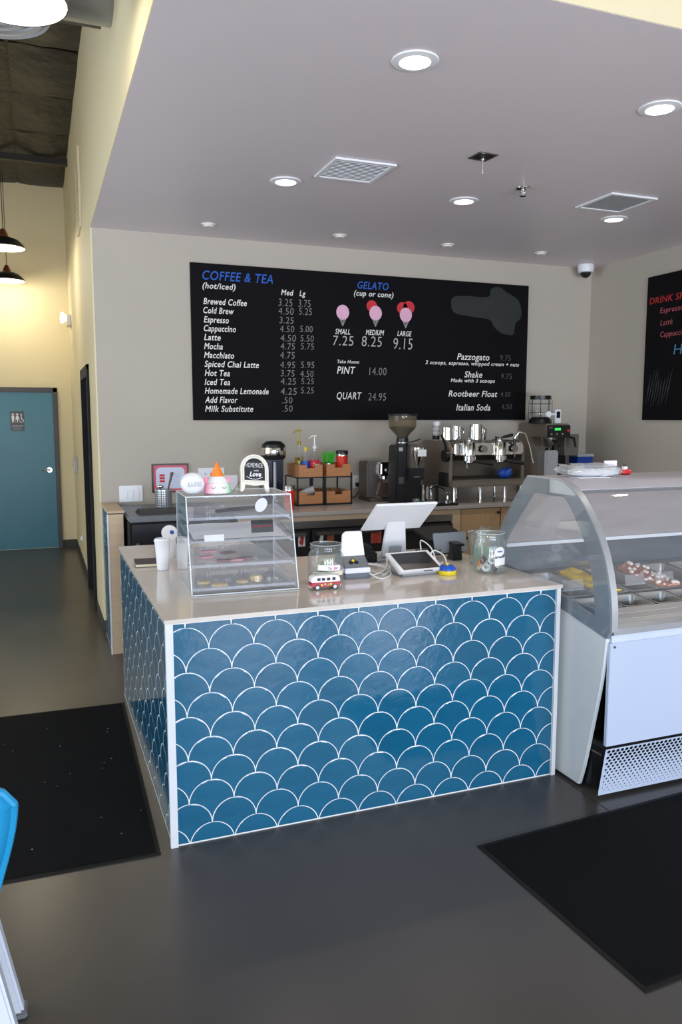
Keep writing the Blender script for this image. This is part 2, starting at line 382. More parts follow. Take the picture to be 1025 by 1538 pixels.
# hall wall fittings
el = thing('emergency_light', 'lit white emergency light high on the cream hall wall', 'lamp', (XH, 10.5, 2.93))
box(-0.05, -0.001, -0.14, 0.14, -0.06, 0.07).build('housing', offw, el, 0.01)
ll = mat('emergency_lens', (255, 252, 240), 0.4, emit=(255, 244, 214), emis=1.4)
for dy in (-0.09, 0.09):
    MB().lathe([(0.02, -0.05), (0.055, -0.09), (0.058, -0.12), (0.0001, -0.125)], 18, (0, dy, 0.04), 'x').build('lamp_head', ll, el)
th = thing('alarm_panel', 'grey boxed wall control with dark keyhole beside hall door', 'control box', (XH, 10.2, 1.17))
box(-0.04, -0.001, -0.07, 0.07, -0.10, 0.10).build('cover', lightgrey, th, 0.006)
box(-0.046, -0.04, -0.03, 0.03, -0.05, 0.05).build('face_plate', steel, th); MB().cyl(0.012, -0.05, -0.046, 12, (0,0,0), 'x').build('keyhole', black, th)
tag(box(XH-0.012, XH-0.001, 8.55, 8.63, 1.39, 1.52).build('card_reader', lightgrey, None, 0.003), 'small grey plate on the hall wall just past the dark doorway', 'wall plate')
ot = thing('wall_outlet', 'white outlet low on the cream hall wall', 'outlet', (XH, 9.6, 0.36))
box(-0.008, -0.001, -0.04, 0.04, -0.06, 0.06).build('cover', white, ot, 0.002); box(-0.03, -0.008, -0.02, 0.02, -0.04, 0.0).build('plug', white, ot)
gr = thing('wall_grille', 'tall narrow white louvred grille high on the cream hall wall', 'vent', (XH, 7.75, 3.76))
MB().ring([(-0.22,-0.34),(0.22,-0.34),(0.22,0.34),(-0.22,0.34)], [(-0.19,-0.31),(0.19,-0.31),(0.19,0.31),(-0.19,0.31)], -0.02, -0.001, 'yz').build('frame', hallpaint, gr)
box(-0.006, -0.001, -0.19, 0.19, -0.31, 0.31).build('backing', mat('vent_shadow', (90, 84, 70), 0.8), gr)
for i in range(13): box(-0.016, -0.008, -0.19, 0.19, -0.30+i*0.048, -0.275+i*0.048).build('slat', hallpaint, gr)

# ================================================================ ceiling fixtures
def spot(loc, power, color, size=1.9, blend=0.7, r=0.06):
    d = bpy.data.lights.new('downlight_beam', 'SPOT'); d.energy = power; d.color = color; d.spot_size = size; d.spot_blend = blend; d.shadow_soft_size = r
    o = bpy.data.objects.new('downlight_beam', d); o.location = loc; COL.objects.link(o); return o
dl = None
names = {(1.515, 3.09): 'lit round recessed downlight largest in the ceiling over the counter', (2.82, 3.12): 'lit round recessed downlight over the gelato case front at ceiling right edge',
         (1.505, 4.87): 'lit round recessed downlight left of the slatted white ceiling vent', (2.76, 4.86): 'lit round recessed downlight below the black square ceiling box',
         (4.04, 4.89): 'lit round recessed downlight beside the perforated ceiling vent'}
for (x, y), lb in names.items():
    if dl is None:
        dl = r0 = thing('recessed_downlight', lb, 'ceiling light', (x, y, ZC), 0, 'recessed ceiling lights')
        MB().lathe([(0.062, -0.001), (0.066, -0.010), (0.096, -0.006), (0.099, -0.001)], 36).build('trim_ring', white, r0)
        MB().cyl(0.064, -0.006, -0.001, 36).build('diffuser', lampw, r0)
    else: dup(dl, (x, y, ZC), label=lb)
    spot((x, y, ZC-0.03), 26, (1.0, 0.84, 0.68))
def vent(loc, label, perf):
    v = thing('ceiling_vent', label, 'vent', loc)
    s = 0.19
    MB().ring([(-s,-s),(s,-s),(s,s),(-s,s)], [(-s+.028,-s+.028),(s-.028,-s+.028),(s-.028,s-.028),(-s+.028,s-.028)], -0.012, -0.001, 'xy').build('frame', white, v, 0.002)
    box(-s+.028, s-.028, -s+.028, s-.028, -0.002, -0.0005).build('backing', mat('vent_dark', (120, 116, 116), 0.8), v)
    if perf:
        b = MB()
        for i in range(22): b.box(-s+.028, s-.028, -s+.03+i*0.0149, -s+.037+i*0.0149, -0.007, -0.003)
        for i in range(22): b.box(-s+.03+i*0.0149, -s+.037+i*0.0149, -s+.028, s-.028, -0.007, -0.003)
        o = b.build('mesh_grid', lightgrey, v); o['kind'] = 'stuff'
    else:
        for i in range(13): MB().box(-s+.028, s-.028, -0.008, 0.008, -0.0012, 0.0012).xf(Matrix.Translation((0, -s+.042+i*0.0248, -0.007)) @ Matrix.Rotation(rad(30), 4, 'X')).build('slat', white, v)
    return v
vent((1.82, 4.51, ZC), 'square white slatted vent in the lavender ceiling', False)
vent((3.745, 4.52, ZC), 'square white perforated vent at right of the ceiling', True)
for (x, y), lb in {(1.278, 6.12): 'leftmost white sprinkler cap above the board', (2.337, 6.10): 'white sprinkler cap above the board middle',
                   (3.31, 6.09): 'white sprinkler cap above the grey-green blot', (4.24, 6.08): 'white sprinkler cap nearest the dome camera'}.items():
    s = thing('sprinkler_cap', lb, 'sprinkler', (x, y, ZC), 0, 'sprinkler caps along the back wall')
    MB().lathe([(0.0001,-0.022),(0.035,-0.022),(0.040,-0.016),(0.040,-0.010),(0.055,-0.009),(0.058,-0.001)], 24).build('cap', offw, s)
s = thing('ceiling_sprinkler', 'small chrome sprinkler head on the ceiling by perforated vent', 'sprinkler', (2.961, 4.459, ZC))
MB().lathe([(0.045, -0.001), (0.043, -0.006), (0.018, -0.009)], 24).build('escutcheon', chrome, s)
MB().cyl(0.012, -0.045, -0.005, 12).build('body', chrome, s); MB().cyl(0.022, -0.052, -0.048, 16).build('deflector', chrome, s)
for a in (0, PI): MB().tube([(0.010*math.cos(a), 0, -0.02), (0.02*math.cos(a), 0, -0.035), (0.004*math.cos(a), 0, -0.05)], 0.003, 6).build('arm', chrome, s)
s = thing('ceiling_box', 'black square ceiling opening with a small hanging silver rod', 'junction box', (2.40, 4.02, ZC), rad(4))
MB().ring([(-.06,-.06),(.06,-.06),(.06,.06),(-.06,.06)], [(-.05,-.05),(.05,-.05),(.05,.05),(-.05,.05)], -0.006, -0.001, 'xy').build('rim', dsteel, s)
box(-.05, .05, -.05, .05, -0.003, -0.0005).build('plate', blackmatte, s)
MB().tube([(0.0, 0, -0.003), (0.0, 0, -0.075)], 0.0025, 6).cyl(0.006, -0.10, -0.075, 8).build('rod', chrome, s)
MB().cyl(0.016, -0.02, -0.002, 12).build('socket', chrome, s)
s = thing('security_camera', 'white dome security camera at the ceiling corner over the right wall', 'camera', (4.98, 6.40, ZC))
MB().lathe([(0.075,-0.001),(0.078,-0.03),(0.07,-0.07),(0.05,-0.075)], 28).build('housing', white, s)
MB().lathe([(0.052,-0.070),(0.045,-0.10),(0.025,-0.118),(0.0001,-0.124)], 24).build('dome', black, s)

o = dup(dl, (4.10, 3.12, ZC), label='recessed downlight out of frame at right, reflected in the gelato case glass'); spot((4.10, 3.12, ZC-0.03), 26, (1.0, 0.84, 0.68))
# pendants
domeblk = mat('black_enamel_shade', (24, 24, 26), 0.3)
copper = mat('copper_neck', (176, 112, 80), 0.3, 0.9)
bulbm = mat('warm_bulb', (255, 244, 225), 0.5, emit=(255, 238, 205), emis=9.0)
def pendant(loc, r, label, power=28):
    p = thing('pendant_lamp', label, 'lamp', loc, 0, 'black dome pendant lamps')
    h = r*0.55
    MB().lathe([(r, 0), (r*1.01, 0.006), (r*0.93, h*0.35), (r*0.68, h*0.75), (r*0.3, h*1.0), (r*0.2, h*1.04)], 36).build('shade', domeblk, p)
    MB().lathe([(r*0.985, 0.002), (r*0.91, h*0.33), (r*0.66, h*0.71), (r*0.28, h*0.95), (0.0001, h*0.98)], 36).build('reflector', lampin, p)
    MB().lathe([(r*0.2, h*1.03), (r*0.24, h*1.15), (r*0.16, h*1.5), (r*0.09, h*1.7)], 20).build('neck', copper, p)
    MB().tube([(0, 0, h*1.68), (0, 0, ZR+0.05-loc[2])], 0.004, 6).build('cord', black, p)
    MB().sph(r*0.27, (0, 0, h*0.42), 16, 10).build('bulb', bulbm, p)
    d = bpy.data.lights.new('pendant_glow', 'POINT'); d.energy = power; d.color = (1.0, 0.88, 0.66); d.shadow_soft_size = 0.07
    o = bpy.data.objects.new('pendant_glow', d); o.location = (loc[0], loc[1], loc[2]-0.03); COL.objects.link(o)
pendant((-0.02, 3.4, 3.3), 0.2, 'glowing dome pendant lamp nearest the camera below the silver duct', 11)
pendant((-0.235, 8.75, 3.42), 0.2, 'upper of the two small black dome pendants down the hall')
pendant((-0.265, 11.0-0.35, 3.40), 0.2, 'lower and farther of the two small black dome pendants in the hall', 26)
# ================================================================ teal scale tiles
PITCH, RR = 0.1868, 0.0934
def scale_poly(n=9, g=0.0020):
    R = RR-g; P = []
    for i in range(2*n+1):
        a = PI*i/(2*n); P.append((R*math.cos(a), R*math.sin(a)))     # right, over the top, left
    q = RR+g
    a0 = math.acos(min(1, (RR-0.0)/q))
    for i in range(n+1):                                            # concave left edge about (-RR,-RR)
        a = PI/2 - a0*0.6 - (PI/2 - a0*1.6)*i/n
        P.append((-RR+q*math.cos(a), -RR+q*math.sin(a)))
    for i in range(n+1):
        a = PI/2 - a0*0.6 - (PI/2 - a0*1.6)*(n-i)/n
        P.append((RR-q*math.cos(a), -RR+q*math.sin(a)))
    return P
def clip(poly, lo, hi):
    for ax, v, sg in ((0, lo[0], 1), (0, hi[0], -1), (1, lo[1], 1), (1, hi[1], -1)):
        out = []; n = len(poly)
        for i in range(n):
            p, q = poly[i], poly[(i+1) % n]; ip = (p[ax]-v)*sg >= 0; iq = (q[ax]-v)*sg >= 0
            if ip: out.append(p)
            if ip != iq:
                t = (v-p[ax])/(q[ax]-p[ax]); out.append((p[0]+t*(q[0]-p[0]), p[1]+t*(q[1]-p[1])))
        poly = out
        if len(poly) < 3: return []
    r = [poly[0]]
    for p in poly[1:]:
        if abs(p[0]-r[-1][0])+abs(p[1]-r[-1][1]) > 1e-5: r.append(p)
    return r
def area2(p): return abs(sum(p[i][0]*p[(i+1) % len(p)][1]-p[(i+1) % len(p)][0]*p[i][1] for i in range(len(p))))/2
TILE = {}
def tile_mesh(poly):
    key = tuple((round(a, 4), round(b, 4)) for a, b in poly)
    if key in TILE: return TILE[key]
    n = len(poly); cx = sum(p[0] for p in poly)/n; cy = sum(p[1] for p in poly)/n
    bm = bmesh.new(); d = 0.003
    back = [bm.verts.new((a, 0, b)) for a, b in poly]
    fr = [bm.verts.new((a, -d*0.75, b)) for a, b in poly]
    rim = [bm.verts.new((cx+(a-cx)*0.965, -d, cy+(b-cy)*0.965)) for a, b in poly]
    for i in range(n):
        j = (i+1) % n; bm.faces.new((back[i], back[j], fr[j], fr[i])); bm.faces.new((fr[i], fr[j], rim[j], rim[i]))
    bm.faces.new(rim); bmesh.ops.recalc_face_normals(bm, faces=bm.faces)
    me = bpy.data.meshes.new('tile'); bm.to_mesh(me); bm.free()
    for p in me.polygons: p.use_smooth = True
    me.set_sharp_from_angle(angle=rad(6)); me.materials.append(tealtile); TILE[key] = me; return me
def tiles(parent, u0, u1, z0, z1, uc, zapex, M, rng):
    """fish-scale tiles clipped to the rectangle; local tile plane u,z facing -v; M maps (u,v,z) to the parent's space"""
    cell = scale_poly(); k0 = int((z0-zapex)/RR)-3
    for row in range(k0, 3):
        zc = zapex - RR + row*0.0925
        off = uc + (PITCH/2 if row % 2 else 0)
        for col in range(-2, 40):
            u = off + col*PITCH
            if u > u1+RR or u < u0-RR: continue
            lo = (u0-u, z0-zc); hi = (u1-u, z1-zc)
            p = clip(cell, lo, hi)
            if len(p) < 3 or area2(p) < 0.00025: continue
            o = bpy.data.objects.new('tile', tile_mesh(p)); COL.objects.link(o); o.parent = parent
            T = Matrix.Translation((u, 0, zc)) @ Matrix.Rotation(rng.uniform(-1, 1)*0.004, 4, 'X') @ Matrix.Rotation(rng.uniform(-1, 1)*0.002, 4, 'Z')
            o.matrix_local = M @ T

# ================================================================ COUNTER (body thing, worktop thing)
CX0, CX1, CY0, CY1, CYW = 0.445, 2.302, 3.068, 4.22, 4.97
ct = thing('service_counter', 'L-shaped counter faced with teal fish-scale tiles and white grout', 'counter', (CX0, CY0, 0))
w, dm, dw = CX1-CX0, CY1-CY0, CYW-CY0
bd = [(0.0, 0.0), (w, 0.0), (w, dm), (0.8, dm), (0.8, dw), (0.0, dw)]
MB().prism(bd, 0.0, 0.934, 'xy').build('body', grout, ct)
tiles(ct, 0.022, w-0.022, 0.006, 0.928, 0.07, 0.911, Matrix.Translation((0, 0.0022, 0)), random.Random(3))
tiles(ct, 0.01, dw-0.01, 0.006, 0.928, 0.02, 0.911, Matrix.Translation((0.0024, dw, 0)) @ Matrix.Rotation(-PI/2, 4, 'Z'), random.Random(4))
for (a, b, c, d) in ((-0.009, 0.021, -0.010, 0.0), (w-0.021, w+0.001, -0.010, 0.0), (-0.009, 0.0, 0.0, 0.011)):
    box(a, b, c, d, 0.0, 0.934).build('edge_trim', whitetrim, ct)
top = tag(MB().prism([(CX0-0.014, CY0-0.016), (CX1+0.008, CY0-0.016), (CX1+0.008, CY1+0.01), (1.25, CY1+0.01), (1.25, CYW), (CX0-0.014, CYW)], 0.935, 0.952, 'xy')
          .build('counter_worktop', quartz, None, 0.002), 'glossy off-white quartz worktop lying on the teal tiled counter', 'worktop')

# half wall by the hall corner
hw = thing('half_wall', 'tiled half wall with pale wood end, between counter and hall corner', 'partition', (0.455, 5.90, 0))
box(0.0, 0.105, 0.0, 0.645, 0.0, 1.045).build('core', grout, hw)
box(0.0, 0.105, -0.012, 0.0, 0.0, 1.045).build('end_panel', maple, hw, 0.002)
box(-0.006, 0.115, -0.014, 0.645, 1.051, 1.067).build('cap', maple, hw, 0.002)
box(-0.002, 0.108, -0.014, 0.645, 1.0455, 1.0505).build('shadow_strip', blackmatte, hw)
box(-0.012, 0.0, -0.014, 0.0, 0.0, 1.045).build('edge_trim', whitetrim, hw)
tiles(hw, 0.005, 0.635, 0.006, 1.04, 0.05, 0.98, Matrix.Translation((0.0024, 0.64, 0)) @ Matrix.Rotation(-PI/2, 4, 'Z'), random.Random(5))

# ================================================================ MENU BOARDS
bx0, bx1, bz0, bz1 = 1.207, 4.430, 1.722, 2.990
mb = thing('menu_board', 'large black chalkboard menu on the back wall with coffee and gelato prices', 'menu board', (0, YB, 0))
box(bx0, bx1, -0.022, -0.001, bz0, bz1).build('panel', chalk, mb, 0.002)
TY = Matrix.Translation((0, -0.0235, 0))
LT = [("COFFEE & TEA",1.304,1.899,2.860,.072,'b'),("(hot/iced)",1.303,1.578,2.790,.046,'w'),("Med",1.969,2.079,2.772,.046,'w'),("Lg",2.132,2.186,2.772,.046,'w'),
("Brewed Coffee",1.308,1.671,2.664,.05,'w'),("Cold Brew",1.306,1.56,2.592,.05,'w'),("Espresso",1.309,1.516,2.518,.05,'w'),("Cappuccino",1.308,1.575,2.448,.05,'w'),
("Latte",1.308,1.446,2.376,.05,'w'),("Mocha",1.307,1.462,2.304,.05,'w'),("Macchiato",1.305,1.556,2.232,.05,'w'),("Spiced Chai Latte",1.307,1.768,2.160,.05,'w'),
("Hot Tea",1.307,1.518,2.086,.05,'w'),("Iced Tea",1.305,1.518,2.013,.05,'w'),("Homemade Lemonade",1.305,1.851,1.941,.05,'w'),("Add Flavor",1.305,1.58,1.867,.05,'w'),("Milk Substitute",1.304,1.714,1.793,.05,'w'),
("3.25",1.945,2.068,2.681,.062,'g'),("3.75",2.122,2.23,2.682,.062,'g'),("4.50",1.944,2.079,2.612,.058,'g'),("5.25",2.126,2.243,2.617,.058,'g'),("3.25",1.952,2.077,2.538,.055,'g'),
("4.50",1.956,2.083,2.466,.055,'g'),("5.00",2.134,2.249,2.472,.055,'g'),("4.50",1.96,2.098,2.388,.058,'g'),("5.50",2.138,2.259,2.393,.055,'g'),("4.75",1.96,2.087,2.321,.055,'g'),("5.75",2.141,2.259,2.326,.055,'g'),
("4.75",1.955,2.085,2.245,.058,'g'),("4.95",1.955,2.088,2.165,.055,'g'),("5.95",2.14,2.262,2.17,.055,'g'),("3.75",1.959,2.082,2.094,.055,'g'),("4.50",2.135,2.255,2.093,.055,'g'),
("4.25",1.958,2.095,2.026,.055,'g'),("5.25",2.143,2.258,2.032,.05,'g'),("4.25",1.958,2.101,1.940,.058,'g'),("5.25",2.139,2.257,1.952,.055,'g'),(".50",1.969,2.062,1.866,.055,'g'),(".50",1.971,2.063,1.795,.055,'g'),
("SMALL",2.457,2.597,2.468,.045,'w'),("7.25",2.438,2.627,2.371,.085,'l'),("Take Home:",2.476,2.687,2.219,.028,'w'),("PINT",2.473,2.647,2.128,.062,'w'),("QUART",2.471,2.707,1.906,.062,'w'),
("GELATO",2.665,2.963,2.866,.062,'b'),("(cup or cone)",2.632,3.011,2.804,.046,'w'),("MEDIUM",2.745,2.922,2.472,.045,'w'),("8.25",2.706,2.899,2.371,.09,'l'),("LARGE",3.053,3.194,2.473,.045,'w'),("9.15",3.015,3.203,2.356,.10,'l'),
("14.00",2.78,2.948,2.122,.068,'g'),("24.95",2.77,2.945,1.897,.068,'g'),("Pazzogato",3.665,4.012,2.280,.058,'w'),("9.75",4.13,4.245,2.281,.055,'d'),("2 scoops, espresso, whipped cream + nuts",3.336,4.341,2.231,.034,'w'),
("Shake",3.746,3.938,2.118,.058,'w'),("9.75",4.145,4.264,2.111,.052,'d'),("Made with 3 scoops",3.602,4.077,2.073,.034,'w'),("Rootbeer Float",3.581,4.108,1.941,.055,'w'),("4.50",4.143,4.253,1.944,.045,'d'),
("Italian Soda",3.665,4.033,1.812,.058,'w'),("4.50",4.157,4.273,1.826,.048,'d')]
KK = {'w': (chalkw, 0.0016), 'g': (chalkg, -0.0006), 'l': (chalkl, -0.001), 'd': (chalkd, -0.0008), 'b': (chalkblue, 0.0012)}
for t, a, b, z, h, k in LT:
    z += 0.008*(b+a-2*bx0)/2/(bx1-bx0)*0
    text(t, mb, KK[k][0], a, z, h, b, TY, 0.22 if k in 'wb' else 0.08, 0.0 if t == 'QUART' else KK[k][1]*min(1.0, h/0.06)*0.75)
def flat(b, cx, cz, rx, rz, y0, y1, n=24): b.prism([(cx+rx*math.cos(2*PI*i/n), cz+rz*math.sin(2*PI*i/n)) for i in range(n)], y0, y1)
for cx, cz, reds in ((2.527, 2.655, ()), (2.839, 2.662, ((2.802, 2.722, 0.05),)), (3.135, 2.66, ((3.100, 2.718, 0.053), (3.165, 2.728, 0.056)))):
    for x, z, r in reds:
        b = MB(); flat(b, x, z, r, r, -0.0235, -0.022); b.build('red_scoop', redc, mb)
    b = MB(); flat(b, cx, cz, 0.060, 0.064, -0.0245, -0.022); b.build('pink_scoop', pinkm, mb)
    b = MB(); zt = cz-0.055
    for p, q in (((-.03, 0), (0, -.062)), ((.03, 0), (0, -.062)), ((-.03, 0), (.03, 0)), ((-.024, -.012), (.024, -.012)), ((-.018, -.025), (.018, -.025)), ((-.012, -.038), (.012, -.038)), ((-.015, 0), (.003, -.055)), ((.015, 0), (-.003, -.055))):
        b.tube([(cx+p[0], -0.0235, zt+p[1]), (cx+q[0], -0.0235, zt+q[1])], 0.0018, 4)
    b.build('cone_outline', chalkl, mb)
ep = [(490,205),(500,170),(560,158),(650,160),(690,150),(695,115),(740,100),(780,125),(840,160),(862,210),(860,260),(832,290),(825,345),(800,352),(760,345),(735,330),(712,305),(690,275),(600,265),(510,250)]
ep = [(3.595+(p-490)*0.002027, 2.762-(q-215)*0.00173) for p, q in ep]
pe = []
for i in range(len(ep)):
    for k in range(5):
        t = k/5; p0, p1, p2, p3 = ep[i-1], ep[i], ep[(i+1) % len(ep)], ep[(i+2) % len(ep)]
        pe.append(tuple(0.5*(2*p1[c]+(p2[c]-p0[c])*t+(2*p0[c]-5*p1[c]+4*p2[c]-p3[c])*t*t+(3*p1[c]-p0[c]-3*p2[c]+p3[c])*t**3) for c in (0, 1)))
b = MB().prism(pe, -0.0228, -0.022)
b.build('blot_patch', blot, mb)  # flat grey-green blot laid over the board, not wiped chalk

rb = thing('special_board', 'black chalkboard with drink specials in red chalk on the right wall', 'menu board', (XR, 5.745, 0), -PI/2)
box(0, 2.3, -0.022, -0.001, 1.722, 2.985).build('panel', chalk, rb, 0.002)   # local x runs toward the camera
for t, a, b_, z, h, m in (("DRINK SPECIALS", 0.035, 0.72, 2.745, 0.055, chalkred), ("Espresso", 0.17, 0.44, 2.652, 0.048, chalkrose), ("Latt\u00e9", 0.18, 0.32, 2.545, 0.05, chalkrose),
                          ("Cappuccino", 0.185, 0.50, 2.445, 0.048, chalkrose), ("Hot", 0.35, 0.60, 2.285, 0.085, chalksky)):
    text(t, rb, m, a, z, h, b_, TY, 0.1, -0.0002 if m is not chalkred else 0.001)
rub = mat('chalk_dust', (44, 44, 48), 0.95, var=0.5, scale=9)
b = MB()
for i in range(9):
    x = 0.04+i*0.03; b.tube([(x, -0.0225, 1.86+0.03*math.sin(i*2)), (x+0.03, -0.0225, 2.0), (x+0.05+0.02*math.sin(i), -0.0225, 2.13+0.05*math.sin(i*0.9))], [0.001, 0.006, 0.001], 5)
b.build('wiped_streaks', rub, rb)

# ================================================================ wall items behind bar
sw = thing('light_switch', 'white triple rocker switch plate on wall above the half wall', 'switch', (0.689, YB, 1.13))
box(-0.093, 0.093, -0.008, -0.001, -0.066, 0.066).build('plate', white, sw, 0.003)
for dx in (-0.046, 0, 0.046): box(dx-0.017, dx+0.017, -0.013, -0.008, -0.035, 0.035).build('rocker', white, sw, 0.002)
cf = thing('framed_certificate', 'black framed certificate with pink border on the back wall', 'certificate', (1.008, YB, 1.25))
MB().ring([(-.150,-.118),(.150,-.118),(.150,.118),(-.150,.118)], [(-.138,-.106),(.138,-.106),(.138,.106),(-.138,.106)], -0.018, -0.001).build('frame', bronze, cf, 0.002)
box(-.138, .138, -0.010, -0.002, -.106, .106).build('mat_board', mat('rose_mat_board', (214, 106, 122), 0.7), cf)
pp = []
for sx, sz, a0 in ((1, 1, 0), (-1, 1, 90), (-1, -1, 180), (1, -1, 270)):
    for i in range(5): a = rad(a0+i*22.5); pp.append((sx*0.082+0.035*math.cos(a), sz*0.052+0.035*math.sin(a)))
MB().prism(pp, -0.0115, -0.010).build('sheet', mat('bluish_paper', (206, 212, 232), 0.7), cf)
b = MB()
for i in range(3): b.prism([(-.088, .032-i*.024), (-.048, .032-i*.024), (-.046, .014-i*.024), (-.09, .014-i*.024)], -0.0122, -0.0115)
b.build('red_emblem', redc, cf)
b = MB()
for i in range(4): b.box(-.01, .08-.01*i, -0.012, -0.0115, .03-i*.02, .033-i*.02)
b.build('text_lines', mat('faint_print', (160, 160, 190), 0.8), cf)
pn = thing('posted_notice', 'white printed notice on the wall behind the round ornament', 'notice', (1.35, YB, 1.22))
box(-.11, .11, -0.003, -0.001, -.10, .105).build('sheet', paper, pn)
for i, (m, x) in enumerate(((blue, -.05), (redc, -.005), (blue, .05))): MB().cyl(0.006, -0.004, -0.003, 8, (x, 0, .055), 'y').build('printed_dot', m, pn)
pn2 = thing('posted_sheet', 'plain white sheet on the wall left of arched sign', 'notice', (1.515, YB, 1.17)); box(-.06, .06, -0.003, -0.001, -.09, .09).build('sheet', paper, pn2)
ol = thing('power_outlet', 'white double outlet on the wall right of the drawer rack', 'outlet', (2.668, YB, 1.17))
box(-.036, .036, -0.007, -0.001, -.058, .058).build('plate', white, ol, 0.002)
for dz in (-.02, .02):
    o = MB().cyl(0.016, -0.010, -0.007, 16, (0,0,dz), 'y').build('socket', offw, ol)
cb = tag(MB().box(2.652, 2.686, 6.50, 6.54, 1.13, 1.165).tube([(2.668, 6.505, 1.14), (2.665, 6.47, 1.10), (2.61, 6.42, 1.05), (2.55, 6.40, 1.038)], 0.005, 8).build('plug_and_cord', black), 'black plug and cord hanging from the wall outlet to the counter', 'cord')

# ================================================================ BACK COUNTER
BZ = 1.03; BY = 5.63
bc = tag(MB().box(1.34, XR-0.005, BY, YB-0.002, BZ-0.03, BZ).build('back_worktop', greyquartz, None, 0.003), 'long grey quartz worktop along the back wall under the machines', 'worktop')
# refrigerator undercounter run
fr = thing('undercounter_refrigerator', 'black undercounter refrigerator with stainless top band and magnets under back worktop', 'refrigerator', (1.36, BY+0.03, 0))
box(0, 1.80, 0.02, 0.86, 0.08, BZ-0.075).build('body', blackmatte, fr)
box(0, 1.80, 0.0, 0.03, 0.90, 0.955).build('top_band', steel, fr, 0.004)
for i, (a, b_) in enumerate(((0.005, 0.555), (0.575, 1.17), (1.19, 1.795))):
    dd = box(a, b_, -0.012, 0.02, 0.10, 0.885).build('door', mat('charcoal_door_skin', (46, 44, 46), 0.4, 0.3), fr, 0.004)
    MB().box(a+0.03, b_-0.03, -0.035, -0.012, 0.845, 0.87).build('handle', steel, dd, 0.004)
for x in (0.05, 1.75):
    for y in (0.08, 0.8): MB().cyl(0.02, 0, 0.08, 12, (x, y, 0)).build('foot', black, fr)
tw = thing('counter_trim_rail', 'pale wood trim rail just under the grey back worktop', 'trim', (1.36, BY+0.02, BZ-0.0305))
box(0, 1.84, 0, 0.02, -0.043, 0).build('rail', maple, tw, 0.002)
# picture magnets on the fridge doors
mcols = [mat('magnet_red_figure', (190, 60, 52), 0.5, var=0.4, scale=60), mat('magnet_dark_figure', (60, 54, 56), 0.5, var=0.6, scale=50), mat('magnet_gold_figure', (150, 92, 48), 0.5, var=0.6, scale=50), mat('magnet_rose_art', (168, 84, 70), 0.5, var=0.5, scale=60)]
for x, z, w_, h_, mi, lb in ((1.85, .81, .055, .09, 0, 'small picture magnet of a red figure on pale card on black refrigerator door'), (2.01, .82, .05, .075, 1, 'dark picture magnet with a pale figure on refrigerator door'),
                             (2.085, .815, .055, .07, 2, 'brown and gold picture magnet beside the dark one on the refrigerator'), (2.47, .80, .09, .09, 3, 'square reddish picture magnet on refrigerator behind the monitor stand')):
    g = thing('picture_magnet', lb, 'magnet', (x, BY+0.017, z), 0, 'picture magnets on the refrigerator')
    box(-w_/2, w_/2, -0.003, 0.001, -h_/2, h_/2).build('card', paper if mi == 0 else mcols[mi], g)
    b = MB(); flat(b, w_*.05, h_*0.18, w_*0.28, h_*0.24, -0.0045, -0.003, 9); flat(b, -w_*.05, -h_*0.12, w_*0.33, h_*0.22, -0.004, -0.003, 7); b.box(-w_*.2, -w_*.08, -0.0042, -0.003, -h_*.45, -h_*.1).box(w_*.05, w_*.18, -0.0042, -0.003, -h_*.42, -h_*.1)
    b.build('printed_figure', mcols[0] if mi == 0 else (offw if mi == 1 else mcols[(mi+1) % 4]), g)
# wooden base cabinets under the espresso machine
for i, (a, b_, lb) in enumerate(((3.235, 3.612, 'honey maple base cabinet right of refrigerator with black knob'), (3.617, 4.0, 'honey maple base cabinet behind the gelato case, mostly hidden'))):
    c = thing('base_cabinet', lb, 'cabinet', (a, BY+0.02, 0), 0, 'maple base cabinets under back worktop')
    box(0, b_-a, 0.02, 0.86, 0.1, BZ-0.031).build('body', maple, c); box(0.01, b_-a-0.01, 0.06, 0.85, 0, 0.1).build('toe_kick', blackmatte, c)
    dr = box(0.003, b_-a-0.003, 0, 0.019, 0.12, BZ-0.036).build('door', wooddoor, c, 0.002)
    MB().lathe([(0.005, 0.0), (0.006, -0.012), (0.014, -0.018), (0.012, -0.026), (0.0001, -0.028)], 14, (b_-a-0.03, 0, 0.955), 'y').build('knob', black, dr)
pst = tag(box(3.162, 3.232, BY+0.018, BY+0.86, 0, BZ-0.031).build('cabinet_post', maple, None, 0.002), 'pale maple upright between refrigerator and base cabinets', 'cabinet side')

# black chest at left below the utensil holder
ch = thing('ice_machine', 'black undercounter machine with grey top beside the half wall', 'appliance', (0.585, 5.70, 0))
box(0, 0.74, 0.03, 0.80, 0.05, 1.0).build('body', blackmatte, ch, 0.006)
box(-0.004, 0.745, 0.0, 0.83, 1.0, 1.04).build('top', midgrey, ch, 0.008)
dr = box(0.015, 0.725, 0.0, 0.03, 0.10, 0.985).build('door', mat('navy_black_panel', (22, 22, 30), 0.35), ch, 0.006)
MB().cyl(0.012, -0.006, 0.0, 12, (0.05, 0, 0.84), 'y').build('lock', steel, dr)
for x in (0.05, 0.69): MB().cyl(0.02, 0, 0.05, 10, (x, 0.1, 0)).cyl(0.02, 0, 0.05, 10, (x, 0.7, 0)).build('foot', black, ch)
b = MB()
for i in range(5): b.box(0.66+0.004*i, 0.98-0.01*(i % 2), 5.80+0.005*i, 6.02, 1.040+i*0.005, 1.0448+i*0.005)
tag(b.build('service_mats', mat('charcoal_rubber', (66, 64, 64), 0.7), None, 0.001), 'short stack of charcoal rubber mats on the black machine', 'mats')
